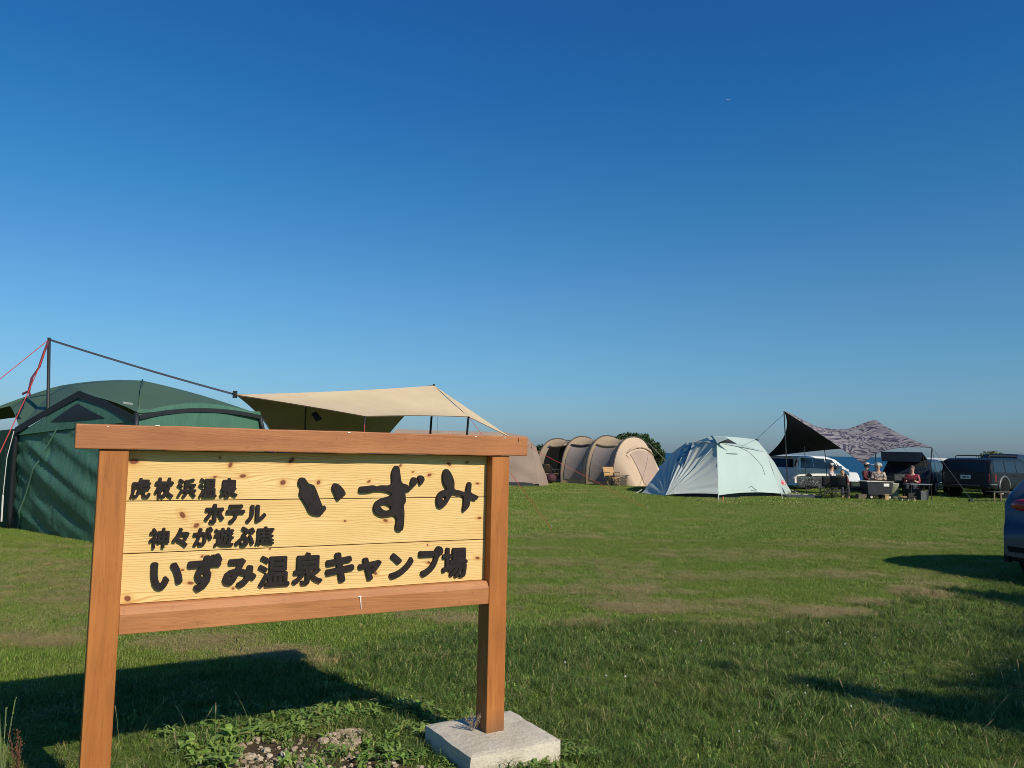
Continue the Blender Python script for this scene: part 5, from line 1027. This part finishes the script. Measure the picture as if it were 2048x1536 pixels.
# bench with wooden legs in front of the black SUV
T = Thing('wooden_bench', 'low dark bench with pale wooden legs in front of the black off road vehicle wheel', 'bench', gp(2008, 28.6), .15)
T.l('seat', Geo().box((0, 0, .36), (.60, .22, .015)), plain('bench_top', (.05, .055, .05), .7), bevel=.005)
for x in (-.55, -.30, .05, .28, .38, .55): T.l('leg', Geo().box((x, -.18, .175), (.018, .018, .17)), plain('leg_wood', (.20, .13, .10), .7))
T.l('white_bowl', Geo().ball((-.22, -.1, .30), (.09, .09, .04), 10, 6), PALE)
T = Thing('gear_pile', 'small black thing lying on the mown grass before the black off road vehicle', 'bag', G(1942, 1004)); T.l('bag_body', Geo().ball((0, 0, .05), (.10, .07, .07), 8, 6), BLKC)

# ================================================================== VEGETATION in the distance, aeroplane
def leafmat(name, lo, hi):
    b = NB(name); gi = b.n('ShaderNodeNewGeometry'); c = b.ramp(gi.outputs['Random Per Island'], [(0, lo), (1, hi)]); b.col(c); b.rough(.5); b.spec(.3)
    tr = b.n('ShaderNodeBsdfTranslucent'); b.nt.links.new(c, tr.inputs[0]); mx = b.n('ShaderNodeMixShader'); mx.inputs[0].default_value = .2
    b.nt.links.new(b.p.outputs[0], mx.inputs[1]); b.nt.links.new(tr.outputs[0], mx.inputs[2]); b.nt.links.new(mx.outputs[0], b.out.inputs[0]); return b.mat
LEAFM = leafmat('leaf_green', (.02, .045, .012), (.06, .11, .03)); BARK = plain('bark', (.10, .07, .05), .9)
def tree(name, label, base, blobs, nleaf, ls, trunk_r=.1, mat=None, cat='tree'):
    T = Thing(name, label, cat, base); cr = Geo(); tk = Geo(); base = Vector(base)
    tot = sum(b_[1] ** 2 for b_ in blobs); hub = base + Vector((0, 0, min(b_[0][2] for b_ in blobs) * .45 + base.z * .5))
    tk.tube([base - Vector((0, 0, .3)), lerp(base, hub, .5), hub], [trunk_r * 1.2, trunk_r, trunk_r * .8], 8)
    for c_, r in blobs:
        c_ = Vector(c_); tk.tube([hub, lerp(hub, c_, .5) + Vector((0, 0, .1 * r)), c_ + (c_ - hub).normalized() * r * .5], [trunk_r * .5, trunk_r * .3, trunk_r * .08], 5)
        for _ in range(int(nleaf * r * r / tot)):
            d = Vector(RNG.normal(0, 1, 3)).normalized() * r * (random.random() ** .45) * random.uniform(.8, 1.12); p = c_ + Vector((d.x, d.y, d.z * .8))
            s = ls * random.uniform(.6, 1.3); n = Vector(RNG.normal(0, 1, 3)).normalized(); a = n.orthogonal().normalized() * s; b2 = n.cross(a).normalized() * s * .55
            cr.add([p - a, p - b2 * .9, p + a, p + b2 * .9], [(0, 1, 2, 3)])
    T.w('trunk', tk, BARK, smooth=True); T.w('crown', cr, mat or LEAFM)
bb = []
for (px, py, r) in [(1262, 884, .55), (1245, 878, .5), (1280, 880, .55), (1295, 888, .55), (1308, 897, .5), (1318, 906, .42), (1300, 905, .7), (1275, 900, .8), (1250, 895, .7), (1311, 920, .6), (1290, 925, .8), (1260, 925, .9), (1322, 918, .3), (1290, 874, .28), (1256, 871, .3), (1270, 872, .3), (1313, 890, .28), (1325, 908, .22), (1240, 880, .35)]:
    bb.append((D(px, py, 42.5 + random.uniform(-.5, .5)), r * .8))
tree('broadleaf_bush', 'dark green leafy bush rising behind the right end of the tunnel tent', (D(1280, 940, 42.5).x, 42.5, -.1), bb, 9000, .075, .12)
tree('broadleaf_bush', 'small dark bush between the taupe tent and the tunnel tent', (D(1082, 940, 43).x, 43, -.1), [(D(1082, 897, 43), .3), (D(1076, 905, 43), .35), (D(1087, 903, 43), .3), (D(1080, 918, 43), .5), (D(1078, 935, 43), .5)], 2500, .07, .06)
tree('broadleaf_bush', 'pale green bush top showing above the black vehicle roof rack', (D(1985, 940, 45).x, 45, -1.0), [(D(1984, 911, 45), .3), (D(1975, 914, 45), .3), (D(1995, 914, 45), .28), (D(1985, 925, 45), .8)], 2500, .07, .06, leafmat('leaf_pale', (.06, .09, .02), (.16, .19, .06)))
# tree standing outside the view whose shade crosses the lower right of the lawn
k_ = 1 / math.tan(SUN_EL); sd = Vector((cos(SUN_AZ), sin(SUN_AZ), 0)); bb = []
for (px, py, h, r) in [(1620, 1372, 5.2, .16), (1690, 1385, 5.4, .20), (1770, 1400, 5.6, .24), (1850, 1415, 5.8, .26), (1930, 1425, 6, .30), (2010, 1440, 6.2, .34), (2100, 1450, 6.3, .45), (2200, 1440, 6.4, .6), (1990, 1375, 6.2, .16), (2080, 1370, 6.5, .35),
                       (1440, 1335, 5.3, .12), (1900, 1372, 5.6, .12), (2000, 1195, 6.4, .35), (1930, 1188, 6.2, .22), (2120, 1215, 6.6, .6), (2250, 1300, 6.8, .7), (2400, 1400, 7, .9), (2300, 1220, 7.2, .9), (2500, 1300, 7.4, 1.1)]:
    q = G(px, py); bb.append((q + sd * h * k_ + Vector((0, 0, h)), r))
bc = bb[-1][0]; tree('broadleaf_tree', 'leafy tree to the right whose shade crosses the lawn', (bc.x + .5, bc.y - .5, 0), bb, 16000, .055, .22)
p = D(1457, 200, 9000); T = Thing('airliner', 'tiny white jet aeroplane high in the clear blue sky', 'aeroplane', p, 0)
AW = plain('aircraft_white', (.8, .8, .8), .4)
T.l('fuselage', Geo().tube([(-19, 0, 0), (-15, 0, .6), (-8, 0, 1), (12, 0, 1), (17, 0, .6), (20, 0, 0)], [.3, 1.4, 2, 2, 1.5, .3], 12), AW, smooth=True)
for sy in (-1, 1): T.l('wing', Geo().add([(5, sy * 1.5, 0), (-1, sy * 1.5, 0), (-6, sy * 17, 1.2), (-4, sy * 17, 1.2)], [(0, 1, 2, 3)]), AW, solid=.5); T.l('engine', Geo().cyl((3, sy * 6, -1), (1, 0, 0), 1.1, 4, 12), AW)
T.l('tail_fin', Geo().add([(-12, 0, 1.5), (-18, 0, 1.5), (-20, 0, 7.5), (-17.5, 0, 7.5)], [(0, 1, 2, 3)]), AW, solid=.4)
